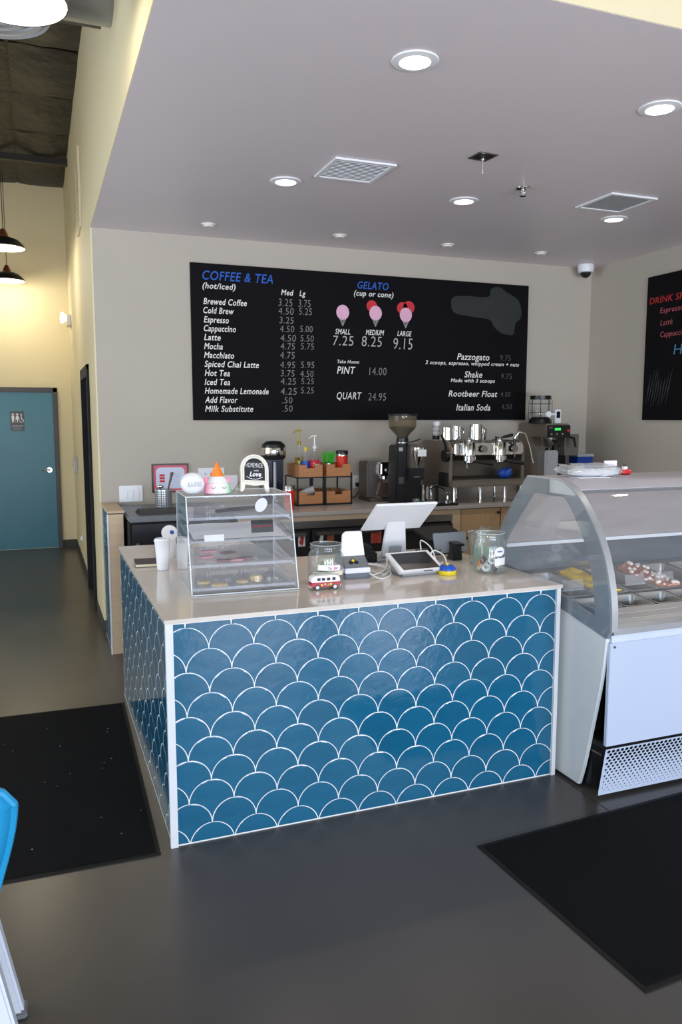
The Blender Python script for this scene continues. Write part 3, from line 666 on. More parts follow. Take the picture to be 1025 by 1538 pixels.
# perforated utensil holder
ut = thing('utensil_holder', 'perforated steel utensil holder standing on the black machine', 'utensil holder', (0.893, 6.16, 1.04))
MB().lathe([(0.0001, 0.008), (0.061, 0.008), (0.063, 0.02), (0.063, 0.152), (0.066, 0.156), (0.061, 0.156), (0.060, 0.02), (0.0001, 0.012)], 32).build('cup', silver, ut)
MB().lathe([(0.0001, 0), (0.067, 0), (0.067, 0.014), (0.062, 0.016)], 32).build('base_ring', black, ut)
hb = MB()
for r in range(7):
    for a in range(22):
        an = 2*PI*a/22; x, y = 0.0635*math.cos(an), 0.0635*math.sin(an)
        hb.add([(x*1.004+0.0042*t*math.sin(an)*-1, y*1.004+0.0042*t*math.cos(an), 0.034+r*0.017+0.0045*s) for t, s in ((-1,-1),(1,-1),(1,1),(-1,1))], [(0,1,2,3)])
o = hb.build('perforations', blackmatte, ut); o['kind'] = 'stuff'
tag(MB().tube([(0.90, 6.15, 1.07), (0.925, 6.14, 1.19), (0.945, 6.13, 1.27), (0.955, 6.13, 1.31)], [0.003, 0.006, 0.009, 0.011], 8).sph(0.013, (0.957, 6.13, 1.315), 10, 8).build('serving_scoop', dsteel), 'dark metal scoop handle leaning in the steel utensil holder', 'utensil')
tag(MB().tube([(0.885, 6.15, 1.07), (0.875, 6.15, 1.19), (0.87, 6.15, 1.215)], 0.004, 8).sph(0.022, (0.872, 6.15, 1.215), 12, 8, (1, .4, .7)).build('steel_spoon', chrome), 'shiny spoon bowl just above the steel utensil holder rim', 'utensil')

# tall single-serve coffee maker
kg = thing('coffee_maker', 'tall navy-black single-cup coffee maker with chrome head', 'coffee maker', (1.768, 6.10, BZ))
navy = mat('navy_black_gloss', (24, 30, 46), 0.2)
box(-0.095, 0.095, -0.11, 0.15, 0, 0.05).build('base', black, kg, 0.012)
MB().prism([(-0.095,0),(0.095,0),(0.08,0.1),(0.082,0.38),(-0.082,0.38),(-0.088,0.1)], 0.0, 0.15).xf(Matrix.Translation((0,0,0.03))).build('column', navy, kg, 0.01)
MB().tube([(0.0, -0.02, 0.06), (0.0, -0.02, 0.36)], 0.012, 12).build('needle_tube', lightgrey, kg)
MB().lathe([(0.0001, 0.38), (0.085, 0.38), (0.098, 0.40), (0.10, 0.46), (0.092, 0.50), (0.06, 0.525), (0.0001, 0.53)], 32, (0, 0.01, 0)).build('head', black, kg)
MB().lathe([(0.1005, 0.415), (0.103, 0.425), (0.1025, 0.455), (0.099, 0.475)], 32, (0, 0.01, 0)).build('chrome_band', chrome, kg)
MB().sph(0.014, (0, -0.095, 0.445), 12, 8).build('button', chrome, kg)
MB().cyl(0.05, 0.0, 0.012, 24, (0, -0.06, 0.05)).build('drip_grid', steel, kg)

def tumbler(loc, label, h=0.19, r=0.047, cap=black):
    t = thing('travel_tumbler', label, 'tumbler', loc, 0, 'red travel tumblers')
    MB().lathe([(0.0001, 0), (r*0.78, 0), (r*0.82, 0.01), (r, h*0.78), (r*0.97, h*0.79)], 28).build('body', red, t)
    MB().lathe([(r*0.99, h*0.775), (r*1.0, h*0.86), (r*0.98, h*0.87)], 28).build('steel_collar', chrome, t)
    MB().lathe([(r*1.03, h*0.86), (r*1.05, h*0.98), (r*1.0, h), (r*0.85, h*0.96), (0.0001, h*0.955)], 28).build('lid', cap, t)
tumbler((1.812, 5.84, BZ), 'red tumbler with steel rim on back worktop right of the pastry case', 0.19, 0.045, steel)

# drawer rack: two units side by side
rk = thing('drawer_rack', 'black metal rack of four open wooden drawers on the back worktop', 'drawer rack', (1.945, 6.03, BZ))
fb = MB(); D = 0.34
for x in (0, 0.222, 0.238, 0.468):
    for y in (0, D-0.012): fb.box(x-0.006, x+0.006, y, y+0.012, 0, 0.235 if x < 0.4 else 0.265)
for a, b_ in ((0, 0.222), (0.238, 0.468)):
    for z in (0.004, 0.225):
        fb.box(a, b_, 0, 0.010, z, z+0.010).box(a, b_, D-0.01, D, z, z+0.010).box(a-0.005, a+0.005, 0, D, z, z+0.01).box(b_-0.005, b_+0.005, 0, D, z, z+0.01)
fb.build('frame', black, rk)
def drawer(a, b_, z, h, parent):
    t = 0.008; y0, y1 = -0.004, D-0.02; m = (a+b_)/2; nw = 0.034; nh = 0.028
    db = MB()
    db.prism([(a, z), (b_, z), (b_, z+h), (m+nw, z+h), (m+nw, z+h-nh), (m-nw, z+h-nh), (m-nw, z+h), (a, z+h)], y0, y0+t)
    db.box(a, b_, y1-t, y1, z, z+h).box(a, a+t, y0+t, y1-t, z, z+h).box(b_-t, b_, y0+t, y1-t, z, z+h).box(a+t, b_-t, y0+t, y1-t, z, z+0.006)
    return db.build('drawer', cubby, parent)
for a, b_ in ((0.010, 0.212), (0.248, 0.458)):
    for z in (0.0165, 0.2365): drawer(a, b_, z, 0.098, rk)
RX, RY, RZ = 1.945, 6.03, BZ
# bottles in the upper left drawer
def bottle(loc, label, lab, r=0.034, h=0.19, pump=None, capm=None, second=None):
    t = thing('syrup_bottle', label, 'bottle', loc, 0, 'syrup bottles in the upper left drawer')
    MB().lathe([(0.0001, 0), (r, 0), (r, h*0.6), (r*0.85, h*0.68), (r*0.38, h*0.8), (r*0.36, h*0.98), (r*0.4, h)], 24).build('bottle', jarg, t)
    MB().lathe([(r*1.012, h*0.14), (r*1.02, h*0.15), (r*1.02, h*0.55), (r*1.012, h*0.56)], 24).build('label', lab, t)
    if second: MB().lathe([(r*1.03, h*0.10), (r*1.035, h*0.12), (r*1.035, h*0.24), (r*1.03, h*0.25)], 24).build('label_band', second, t)
    if pump:
        MB().lathe([(r*0.42, h*0.97), (r*0.45, h*1.05), (r*0.18, h*1.1), (r*0.13, h*1.42), (0.0001, h*1.42)], 14).build('pump_collar', pump, t)
        MB().tube([(0.018, 0, h*1.43), (0, 0, h*1.44), (-0.03, -0.005, h*1.42), (-0.052, -0.01, h*1.34)], [0.006, 0.007, 0.005, 0.004], 8).build('pump_spout', pump, t)
    if capm: MB().cyl(r*0.42, h*0.96, h*1.1, 14).build('cap', capm, t)
    return t
gold = mat('gold_foil', (178, 152, 40), 0.35, 0.3)
t = bottle((2.02+0.0, 6.22, RZ+0.243), 'syrup bottle with gold pump spout pointing left, back of its drawer', gold, 0.036, 0.255, gold)
bottle((2.045, 6.13, RZ+0.243), 'clear syrup bottle with blue label and yellow neck, in the upper left drawer', blue, 0.034, 0.21, None, yellow, paper)
t = bottle((2.115, 6.10, RZ+0.243), 'clear syrup bottle with red label and white pump, in the upper left drawer', redc, 0.040, 0.225, white, None, yellow)
bottle((1.985, 6.12, RZ+0.243), 'short dark bottle with yellow label, leftmost in the upper left drawer', yellow, 0.026, 0.13, None, black)
text('Torani', t, paper, -0.028, 0.075, 0.03, 0.028, Matrix.Translation((0, -0.0425, 0)), 0.3, 0.0005)
# straws and red tumbler in upper right drawer
sc_ = thing('straw_cup', 'black cup full of green straws in the upper right drawer', 'straws', (2.255, 6.15, RZ+0.243))
MB().lathe([(0.0001, 0), (0.03, 0), (0.036, 0.105), (0.033, 0.105), (0.028, 0.008), (0.0001, 0.008)], 20).build('cup', black, sc_)
MB().lathe([(0.037, 0.055), (0.0375, 0.06), (0.0375, 0.09), (0.037, 0.095)], 20).build('chrome_band', chrome, sc_)
sb = MB(); rg = random.Random(5)
for i in range(34):
    a = rg.uniform(0, 2*PI); rr_ = rg.uniform(0, 0.02); l = rg.uniform(0.17, 0.2); tt = rg.uniform(0.02, 0.055)
    sb.tube([(rr_*math.cos(a), rr_*math.sin(a), 0.015), (rr_*math.cos(a)+tt*math.cos(a), rr_*math.sin(a)+tt*math.sin(a), l)], 0.0032, 5)
o = sb.build('straws', green, sc_); o['kind'] = 'stuff'
tumbler((2.355, 6.10, RZ+0.243), 'red tumbler with black lid in the upper right drawer', 0.20, 0.05)
# paper bag/cups in lower left drawer, cutlery in lower right
pc = thing('cup_sleeve_stack', 'stack of grey paper cups lying across the lower left drawer', 'paper cups', (2.035, 6.10, RZ+0.105))
Mx = Matrix.Rotation(rad(72), 4, 'Y') @ Matrix.Rotation(rad(10), 4, 'X')
for i in range(4): MB().lathe([(0.02, 0), (0.034, 0.085), (0.036, 0.088), (0.033, 0.088), (0.019, 0.003)], 20).xf(Mx @ Matrix.Translation((0, 0, -0.06+i*0.014))).build('cup', lightgrey, pc)
cu_ = MB(); rg = random.Random(9)
for i in range(16):
    x = 2.21+rg.uniform(0, .16); y = 6.08+rg.uniform(0, .2)
    cu_.tube([(x, y, RZ+0.05), (x+rg.uniform(-.02, .02), y+rg.uniform(-.03, .05), RZ+0.125)], 0.003, 5)
o = tag(cu_.build('wooden_stirrers', mat('stirrer_wood', (150, 112, 80), 0.6)), 'bundle of brown stirrers in the lower right drawer', 'stirrers'); o['kind'] = 'stuff'

# small steel espresso grinder
eg = thing('home_espresso_machine', 'boxy grey home espresso machine with chrome dial left of the black grinder', 'espresso machine', (2.725, 6.22, BZ))
box(-0.10, 0.05, -0.02, 0.18, 0.02, 0.34).build('body', mat('warm_grey_metal', (120, 112, 106), 0.35, 0.7), eg, 0.012)
box(-0.105, 0.12, -0.10, 0.18, 0, 0.03).build('base', dsteel, eg, 0.008)
box(0.0, 0.125, -0.09, 0.02, 0.018, 0.038).build('drip_tray', chrome, eg, 0.006)
box(-0.002, 0.125, -0.075, 0.12, 0.215, 0.335).build('head', chrome, eg, 0.018)
MB().cyl(0.026, -0.095, -0.074, 20, (0.075, 0, 0.265), 'y').build('dial', steel, eg)
MB().lathe([(0.03, 0.215), (0.032, 0.19), (0.022, 0.18), (0.012, 0.165)], 20, (0.055, -0.03, 0)).build('group_head', chrome, eg)
MB().prism([(-0.015,0.045),(0.11,0.045),(0.085,0.16),(0.02,0.16)], -0.035, -0.02).build('front_plate', mat('rosy_steel', (176, 146, 136), 0.25, 0.8), eg)
MB().tube([(0.12, -0.06, 0.2), (0.135, -0.07, 0.15), (0.137, -0.07, 0.10)], 0.005, 8).sph(0.010, (0.136, -0.07, 0.155), 10, 8).build('steam_wand', chrome, eg)

# big black coffee grinder
cg = thing('coffee_grinder', 'tall black coffee grinder with bean-filled hopper against the menu board', 'coffee grinder', (2.862, 5.86, BZ))
MB().prism([(-0.12, 0.0), (0.125, 0.0), (0.122, 0.49), (-0.105, 0.49)], 0.02, 0.19).build('body', black, cg, 0.012)
box(-0.02, 0.12, -0.04, 0.02, 0.20, 0.30).build('control_head', black, cg, 0.008)
box(-0.015, 0.115, -0.045, 0.02, 0.30, 0.49).build('front_column', dsteel, cg, 0.008)
MB().lathe([(0.056, 0.47), (0.056, 0.41), (0.016, 0.32), (0.014, 0.305)], 24, (0.055, -0.045, 0)).build('dosing_funnel', chrome, cg)
box(0.025, 0.10, -0.105, -0.098, 0.40, 0.455).build('sticker', paper, cg); box(-0.09, -0.055, 0.015, 0.02, 0.44, 0.47).build('plate_badge', lightgrey, cg); box(-0.09, -0.045, 0.015, 0.02, 0.17, 0.225).build('spec_plate', dsteel, cg)
text('mazzer', cg, lightgrey, 0.02, 0.225, 0.012, 0.075, Matrix.Translation((0, -0.0415, 0)), 0.2)
MB().lathe([(0.05, 0.49), (0.05, 0.545), (0.045, 0.55)], 24, (-0.02, 0.10, 0)).build('neck', black, cg)
MB().lathe([(0.053, 0.497), (0.058, 0.503), (0.058, 0.512), (0.053, 0.516)], 24, (-0.02, 0.10, 0)).build('adjusting_ring', steel, cg)
MB().tube([(0.03, 0.06, 0.51), (0.09, 0.03, 0.53), (0.11, 0.02, 0.54)], 0.005, 8).build('lever', black, cg)
hop = glass('smoky_hopper', tint=(200, 190, 172), haze=0.22, hazecol=(160, 150, 130))
MB().lathe([(0.045, 0.55), (0.055, 0.57), (0.108, 0.625), (0.116, 0.65), (0.118, 0.735)], 32, (-0.02, 0.10, 0)).build('hopper', hop, cg)
MB().lathe([(0.122, 0.728), (0.124, 0.742), (0.11, 0.75), (0.0001, 0.752)], 32, (-0.02, 0.10, 0)).build('hopper_lid', black, cg)
bn = MB().lathe([(0.0001, 0.552), (0.043, 0.552), (0.052, 0.572), (0.100, 0.622), (0.106, 0.634), (0.08, 0.642), (0.03, 0.636), (0.0001, 0.64)], 28, (-0.02, 0.10, 0)).build('beans', mat('dark_beans', (42, 27, 18), 0.5, var=0.4, scale=90, bump=0.8, bscale=120), cg)
bn['kind'] = 'stuff'
box(-0.03, 0.12, -0.06, 0.02, 0, 0.02).build('base_plate', black, cg)
def pitcher(loc, label, r, h, group='steel milk pitchers', rz=0.0):
    t = thing('milk_pitcher', label, 'pitcher', loc, rz, group)
    MB().lathe([(0.0001, 0), (r*1.04, 0), (r*1.05, 0.008), (r*0.95, h*0.7), (r*0.98, h), (r*0.93, h), (r*0.90, h*0.7), (r*0.98, 0.01), (0.0001, 0.008)], 28).build('body', chrome, t)
    MB().tube([(r*0.95, 0, h*0.85), (r*1.5, 0, h*0.82), (r*1.55, 0, h*0.35), (r*1.02, 0, h*0.25)], 0.004, 8).build('handle', chrome, t)
    return t
pitcher((3.03, 5.93, BZ), 'steel milk pitcher on the worktop in front of black grinder', 0.052, 0.14)
g = thing('shot_glass', 'small clear shot glass on the back worktop left of the steel pitcher', 'glass', (2.87, 5.745, BZ)); MB().lathe([(0.0001,0),(0.028,0),(0.034,0.055),(0.030,0.055),(0.025,0.006),(0.0001,0.006)], 20).build('tumbler_glass', jarg, g)

# ---------------- espresso machine
em = thing('espresso_machine', 'wide stainless two-group espresso machine with black levers on back worktop', 'espresso machine', (3.17, 5.74, BZ))
MB().prism([(0.06, 0.16), (0.06, 0.49), (0.02, 0.53), (0.0, 0.52), (0.12, 0.34), (0.12, 0.22), (0.0, 0.21), (0.0, 0.13), (0.46, 0.13), (0.50, 0.20), (0.50, 0.47), (0.46, 0.515), (0.10, 0.515)][::-1] and
           [(0.02, 0.14), (0.46, 0.14), (0.50, 0.20), (0.50, 0.46), (0.46, 0.51), (0.03, 0.51), (0.02, 0.46), (0.15, 0.35), (0.15, 0.22), (0.02, 0.20)], 0.03, 0.70, 'yz').build('body', dsteel, em, 0.004)
warmsteel = mat('bronze_tinted_steel', (132, 122, 110), 0.38, 0.55, var=0.06, scale=14, stretch=(1, 12, 1))
for x, l in ((0.0, 1), (0.70, 0)):
    MB().prism([(0.0, 0.16), (0.48, 0.12), (0.53, 0.20), (0.53, 0.47), (0.48, 0.52), (0.05, 0.52), (0.0, 0.47)], x, x+0.03, 'yz').build('side_panel', warmsteel, em, 0.006)
    for yz in ((0.07, 0.47), (0.07, 0.20), (0.45, 0.20), (0.45, 0.47)): MB().cyl(0.009, x-0.004, x, 10, (0, yz[0], yz[1]), 'x').build('screw', chrome, em)
box(0.0, 0.73, -0.05, 0.20, 0.14, 0.195).build('drip_tray', warmsteel, em, 0.01)
box(0.02, 0.71, -0.045, 0.18, 0.195, 0.199).build('tray_grid', steel, em)
box(0.03, 0.70, -0.03, 0.10, 0.405, 0.505).build('front_panel', chrome, em, 0.012)
for gx_ in (0.165, 0.46):
    g_ = MB().lathe([(0.0001, 0.515), (0.045, 0.515), (0.052, 0.50), (0.052, 0.40), (0.060, 0.395), (0.060, 0.36), (0.04, 0.355), (0.0001, 0.355)], 28, (gx_, -0.03, 0)).build('group_head', chrome, em)
    MB().lathe([(0.02, 0.515), (0.022, 0.53), (0.012, 0.55), (0.0001, 0.552)], 16, (gx_, -0.03, 0)).build('cap', chrome, g_)
    MB().lathe([(0.042, 0.372), (0.042, 0.345), (0.03, 0.335), (0.0001, 0.335)], 20, (gx_, -0.035, 0)).build('portafilter', chrome, em)
    MB().tube([(gx_+0.03, -0.06, 0.355), (gx_+0.09, -0.12, 0.345), (gx_+0.155, -0.16, 0.335)], [0.009, 0.014, 0.016], 10).build('portafilter_handle', black, em)
    MB().cyl(0.03, -0.062, -0.05, 18, (gx_+0.13, 0, 0.455), 'y').build('gauge', steel, em)
for x in (0.05, 0.30, 0.54, 0.70):
    for y in (0.0, 0.42): MB().lathe([(0.018, 0), (0.018, 0.004), (0.012, 0.02), (0.014, 0.14)], 14, (x, y, 0)).build('leg', chrome, em)
MB().cyl(0.05, -0.045, -0.01, 20, (0.0, 0.02, 0.40), 'x').build('steam_knob', black, em)
MB().tube([(-0.03, 0.0, 0.44), (-0.05, -0.01, 0.50), (-0.09, -0.02, 0.575)], [0.012, 0.011, 0.009], 10).build('steam_lever', black, em)
MB().box(-0.03, 0.03, 0.01, 0.14, 0.14, 0.26).build('valve_housing', black, em, 0.01)
MB().tube([(0.03, -0.02, 0.50), (0.05, -0.05, 0.555), (0.09, -0.07, 0.54), (0.105, -0.08, 0.45), (0.115, -0.09, 0.30)], 0.0055, 8).build('steam_wand', chrome, em)
MB().tube([(0.60, -0.04, 0.38), (0.595, -0.05, 0.55), (0.63, -0.06, 0.595), (0.69, -0.06, 0.58), (0.74, -0.06, 0.46), (0.775, -0.06, 0.33)], 0.0055, 8).build('steam_wand', chrome, em)
MB().tube([(0.588, -0.05, 0.47), (0.593, -0.05, 0.54)], 0.013, 8).build('wand_grip', black, em)
MT = BZ+0.5205
pitcher((3.27, 5.98, MT), 'large steel milk pitcher at left on top of the espresso machine', 0.062, 0.11)
pitcher((3.39, 6.05, MT), 'steel milk pitcher behind the left one on top of the espresso machine', 0.055, 0.12)
pitcher((3.56, 5.99, MT), 'tallest steel milk pitcher at the middle of the espresso machine top', 0.056, 0.135)
t = thing('steel_cup', 'small steel cup right of the tallest pitcher on the espresso machine', 'cup', (3.665, 6.05, MT)); MB().lathe([(0.0001,0),(0.03,0),(0.036,0.10),(0.033,0.10),(0.028,0.006),(0.0001,0.006)], 20).build('body', chrome, t)
t = thing('spare_portafilter', 'black handled portafilter lying on top of the espresso machine', 'portafilter', (3.80, 5.95, MT))
MB().lathe([(0.0001, 0), (0.03, 0.0), (0.036, 0.03), (0.033, 0.03), (0.028, 0.008), (0.0001, 0.006)], 20, (-0.03, 0, 0)).build('basket', chrome, t)
MB().tube([(0.0, 0, 0.02), (0.04, 0, 0.03), (0.10, -0.02, 0.045)], [0.007, 0.013, 0.014], 10).build('handle', black, t)
t = thing('bar_towel', 'crumpled blue towel on the drip tray of the espresso machine', 'towel', (3.72, 5.755, BZ+0.20))
b = MB().sph(1.0, (0, 0, 0), 28, 16); b.v = [((x*0.065)*(1+0.25*noise.noise(Vector((x*2, y*2, z*2)))), y*0.05*(1+0.3*noise.noise(Vector((x*2+5, y*3, z)))), max(0.0, (z*0.5+0.5))*0.085*(1+0.35*noise.noise(Vector((x*3, y*3, 9))))) for x, y, z in b.v]
b.build('cloth', blue, t)
t = thing('patterned_can', 'tall white patterned can standing on the back of the espresso machine', 'can', (3.245, 6.12, MT))
MB().cyl(0.033, 0, 0.16, 24).build('can', white, t)
pb = MB()
for r in range(3):
    for k in range(6):
        a = PI*1.0+k*PI/6+(r % 2)*0.2; x, y = 0.0335*math.cos(a), 0.0335*math.sin(a); z = 0.045+r*0.035
        pb.tube([(x*1.01+0.008*math.sin(a)*math.cos(q), y*1.01-0.008*math.cos(a)*math.cos(q), z+0.011*math.sin(q)) for q in [2*PI*i/8 for i in range(8)]], 0.0012, 4, True)
pb.build('printed_rings', black, t)
MB().lathe([(0.0335,0.004),(0.0345,0.006),(0.0345,0.035),(0.0335,0.038)], 24).build('dark_band', black, t)
# tamping station
t = thing('tamping_mat', 'black rubber tamping mat at the worktop edge left of espresso machine legs', 'mat', (3.10, 5.705, BZ)); box(-0.10, 0.10, -0.075, 0.03, 0, 0.018).build('rubber', black, t, 0.005)
t = thing('coffee_tamper', 'chrome coffee tamper standing on the black tamping mat', 'tamper', (3.125, 5.68, BZ+0.018))
MB().lathe([(0.0001,0),(0.029,0),(0.029,0.02),(0.012,0.03),(0.009,0.06),(0.018,0.075),(0.018,0.09),(0.0001,0.098)], 24).build('body', chrome, t)
t = thing('knock_stand', 'thin black upright stand behind the tamper', 'stand', (3.065, 5.76, BZ+0.0))
MB().box(-0.012, 0.012, -0.01, 0.01, 0, 0.15).sph(0.022, (0, 0, 0.16), 14, 10).tube([(0, 0, 0.155), (0.05, -0.01, 0.13), (0.07, -0.01, 0.12)], 0.006, 8).tube([(0, 0, 0.155), (-0.06, 0, 0.13)], 0.005, 8).build('post', black, t)

# ---------------- filter brewer
br = thing('filter_brewer', 'tall stainless filter coffee brewer with black control panel and green display', 'coffee brewer', (4.36, 6.08, BZ))
box(0.0, 0.25, 0.0, 0.44, 0.535, 0.66).build('head', warmsteel, br, 0.006)
box(0.0, 0.25, 0.25, 0.44, 0.03, 0.535).build('column', warmsteel, br, 0.004); box(-0.004, 0.25, 0.0, 0.44, 0, 0.03).build('base', dsteel, br, 0.004)
pnl = box(0.004, 0.25, -0.02, 0.0, 0.53, 0.645).build('control_panel', black, br, 0.004)
box(0.075, 0.14, -0.0225, -0.02, 0.598, 0.62).build('display', mat('green_display', (40, 200, 80), 0.4, emit=(60, 230, 90), emis=0.7), pnl)
for x in (0.04, 0.10, 0.16): MB().cyl(0.007, -0.024, -0.02, 10, (x, 0, 0.565), 'y').build('button', lightgrey, pnl)
MB().cyl(0.013, -0.026, -0.02, 12, (0.222, 0, 0.595), 'y').build('red_switch', red, pnl)
text('Curtis', pnl, lightgrey, 0.015, 0.618, 0.014, 0.05, Matrix.Translation((0, -0.0205, 0)), 0.3)
MB().lathe([(0.072, 0.53), (0.07, 0.50), (0.035, 0.445), (0.02, 0.44)], 24, (0.09, 0.09, 0)).build('brew_funnel', steel, br)
MB().tube([(0.09, 0.02, 0.50), (0.10, -0.03, 0.495), (0.102, -0.05, 0.45)], 0.011, 8).build('funnel_handle', black, br)
t = thing('thermal_server', 'tall bright steel thermal server under the filter brewer', 'coffee server', (4.31, 6.14-0.13, BZ+0.0))
box(-0.055, 0.09, -0.07, 0.05, 0, 0.42).build('body', silver, t, 0.012); box(-0.035, 0.045, -0.074, -0.07, 0.30, 0.40).build('label_plate', lightgrey, t)
MB().cyl(0.03, 0.42, 0.44, 20, (0.02, -0.01, 0)).build('lid', black, t); MB().tube([(-0.02, -0.07, 0.06), (-0.02, -0.10, 0.06), (-0.02, -0.10, 0.04)], 0.008, 8).build('tap', black, t)
wt = thing('hot_water_unit', 'grey box unit with black tap handle beside the brewer head', 'water boiler', (4.70, 6.15, BZ))
box(-0.08, 0.08, 0.0, 0.26, 0.36, 0.56).build('tank', steel, wt, 0.006); box(-0.08, 0.08, 0.20, 0.26, 0, 0.36).build('stand', blackmatte, wt); MB().tube([(-0.02, 0.0, 0.53), (-0.02, -0.05, 0.525), (-0.005, -0.06, 0.44)], [0.012, 0.014, 0.01], 8).build('handle', black, wt)
box(-0.08, 0.08, 0.02, 0.2, 0, 0.012).build('base', blackmatte, wt)
dp = thing('glass_dispenser', 'glass jar drink dispenser in a wire cage on top of the brewer', 'dispenser', (4.37, 6.20, BZ+0.6605+0.0))
MB().lathe([(0.105, 0.0), (0.108, 0.005), (0.10, 0.035), (0.075, 0.06), (0.0001, 0.06)], 28).build('base', black, dp)
MB().lathe([(0.075, 0.06), (0.09, 0.08), (0.09, 0.21), (0.08, 0.225)], 28).build('jar', jarg, dp)
MB().lathe([(0.095, 0.222), (0.095, 0.255), (0.0001, 0.257)], 28).build('lid', black, dp)
cg2 = MB()
for z in (0.10, 0.18): cg2.tube([(0.108*math.cos(2*PI*i/20), 0.108*math.sin(2*PI*i/20), z) for i in range(20)], 0.002, 5, True)
for k in range(8): a = 2*PI*k/8+0.2; cg2.tube([(0.105*math.cos(a), 0.105*math.sin(a), 0.03), (0.105*math.cos(a), 0.105*math.sin(a), 0.21), (0.09*math.cos(a), 0.09*math.sin(a), 0.235)], 0.002, 5)
cg2.build('wire_cage', black, dp)
MB().cyl(0.028, -0.135, -0.105, 18, (0.0, 0, 0.085), 'y').tube([(0.0, -0.12, 0.085), (0.05, -0.125, 0.085), (0.085, -0.125, 0.078)], 0.01, 8).build('tap', white, dp)
t = thing('water_timer', 'small white electronic device with dark screen on the brewer', 'timer', (4.535, 6.17, BZ+0.6605)); box(-0.034, 0.034, -0.02, 0.02, 0, 0.13).build('body', white, t, 0.006); box(-0.02, 0.02, -0.0215, -0.02, 0.05, 0.11).build('screen', navy, t)
t = thing('storage_bin', 'blue plastic bin with pale rim in the corner beside right wall', 'bin', (4.885, 6.25, BZ))
MB().prism([(-0.085,0),(0.085,0),(0.092,0.345),(-0.092,0.345)], -0.07, 0.07).build('body', mat('clear_blue_plastic', (24, 66, 150), 0.25, var=0.15), t, 0.008); box(-0.097, 0.097, -0.076, 0.076, 0.345, 0.37).build('rim', lightgrey, t, 0.004)
for i, x in enumerate((4.62, 4.705)):
    t = thing('paper_cup_stack', ('left' if i == 0 else 'right')+' stack of white paper cups between the server and the blue bin', 'paper cups', (x, 6.02, BZ), 0, 'paper cup stacks by the brewer')
    for k in range(6):
        MB().lathe([(0.026, 0.0), (0.037, 0.09), (0.039, 0.093), (0.036, 0.093), (0.025, 0.003)], 18, (0, 0, k*0.04+0.001)).build('cup', white, t)

# ================================================================ THINGS ON THE SERVICE COUNTER
TZ = 0.9525
# pastry case
pcs = thing('pastry_case', 'clear acrylic pastry display case with slanted trays on the counter', 'display case', (0.607, 3.425, TZ), rad(-2))
Wd, Hc, Dt, Ds = 0.495, 0.432, 0.46, 0.13
prof = [(0, 0), (Dt, 0), (Dt, Hc), (Ds, Hc), (0, 0.012)]
for x in (0, Wd-0.005): MB().prism(prof, x, x+0.005, 'yz').build('side_panel', acryl, pcs)
MB().prism([(Ds, Hc-0.005), (Dt, Hc-0.005), (Dt, Hc), (Ds, Hc)], 0.005, Wd-0.005, 'yz').build('top_panel', acryl, pcs)
MB().prism([(0.0, 0.012), (Ds, Hc-0.005), (Ds+0.005, Hc-0.005), (0.005, 0.012)], 0.005, Wd-0.005, 'yz').build('front_panel', acryl, pcs)
box(0.005, Wd-0.005, 0.0, Dt, 0.0, 0.005).build('bottom_panel', acryl, pcs)
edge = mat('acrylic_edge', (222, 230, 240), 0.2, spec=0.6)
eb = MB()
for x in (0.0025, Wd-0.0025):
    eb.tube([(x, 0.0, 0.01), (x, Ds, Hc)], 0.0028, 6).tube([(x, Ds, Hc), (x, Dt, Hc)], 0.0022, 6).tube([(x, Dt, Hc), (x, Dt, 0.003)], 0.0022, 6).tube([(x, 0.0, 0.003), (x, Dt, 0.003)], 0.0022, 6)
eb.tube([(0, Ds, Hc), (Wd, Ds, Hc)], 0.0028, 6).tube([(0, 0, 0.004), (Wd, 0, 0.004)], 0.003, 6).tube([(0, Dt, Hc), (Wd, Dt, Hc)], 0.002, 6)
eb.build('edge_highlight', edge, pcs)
def tray(z0, y0, z1, y1, m, parent, name='tray'):
    b = MB().prism([(y0, z0), (y1, z1), (y1, z1+0.004), (y0, z0+0.004)], 0.012, Wd-0.012, 'yz')
    b.box(0.012, Wd-0.012, y0-0.003, y0, z0, z0+0.013)
    for x in (0.012, Wd-0.016): b.prism([(y0, z0), (y1, z1), (y1, z1+0.022), (y0, z0+0.013)], x, x+0.004, 'yz')
    return b.build(name, m, parent)
tr_ = glass('tray_acrylic', tint=(252, 253, 255), haze=0.17, hazecol=(238, 240, 250))
TR = [(0.018, 0.022, 0.045, 0.43), (0.118, 0.052, 0.150, 0.43), (0.225, 0.085, 0.262, 0.43), (0.325, 0.115, 0.350, 0.43)]
for i, t_ in enumerate(TR): tray(t_[0], t_[1], t_[2], t_[3], tr_, pcs)
for i in (1, 2, 3):
    for x in (0.006, Wd-0.012): box(x, x+0.006, TR[i][1], 0.44, TR[i][0]-0.008, TR[i][0]-0.002).build('shelf_rail', edge, pcs)
PM = Matrix.Translation((0.607, 3.425, TZ)) @ Matrix.Rotation(rad(-2), 4, 'Z')
def incase(u, v, h): return tuple(PM @ Vector((u, v, h)))
def onTray(i, v): z0, y0, z1, y1 = TR[i]; return z0+(z1-z0)*(v-y0)/(y1-y0)+0.0045
cookm = mat('golden_cookie', (230, 190, 112), 0.7, var=0.2, scale=30, bump=0.6, bscale=60)
film = glass('plastic_wrap', tint=(250, 250, 252), haze=0.12)
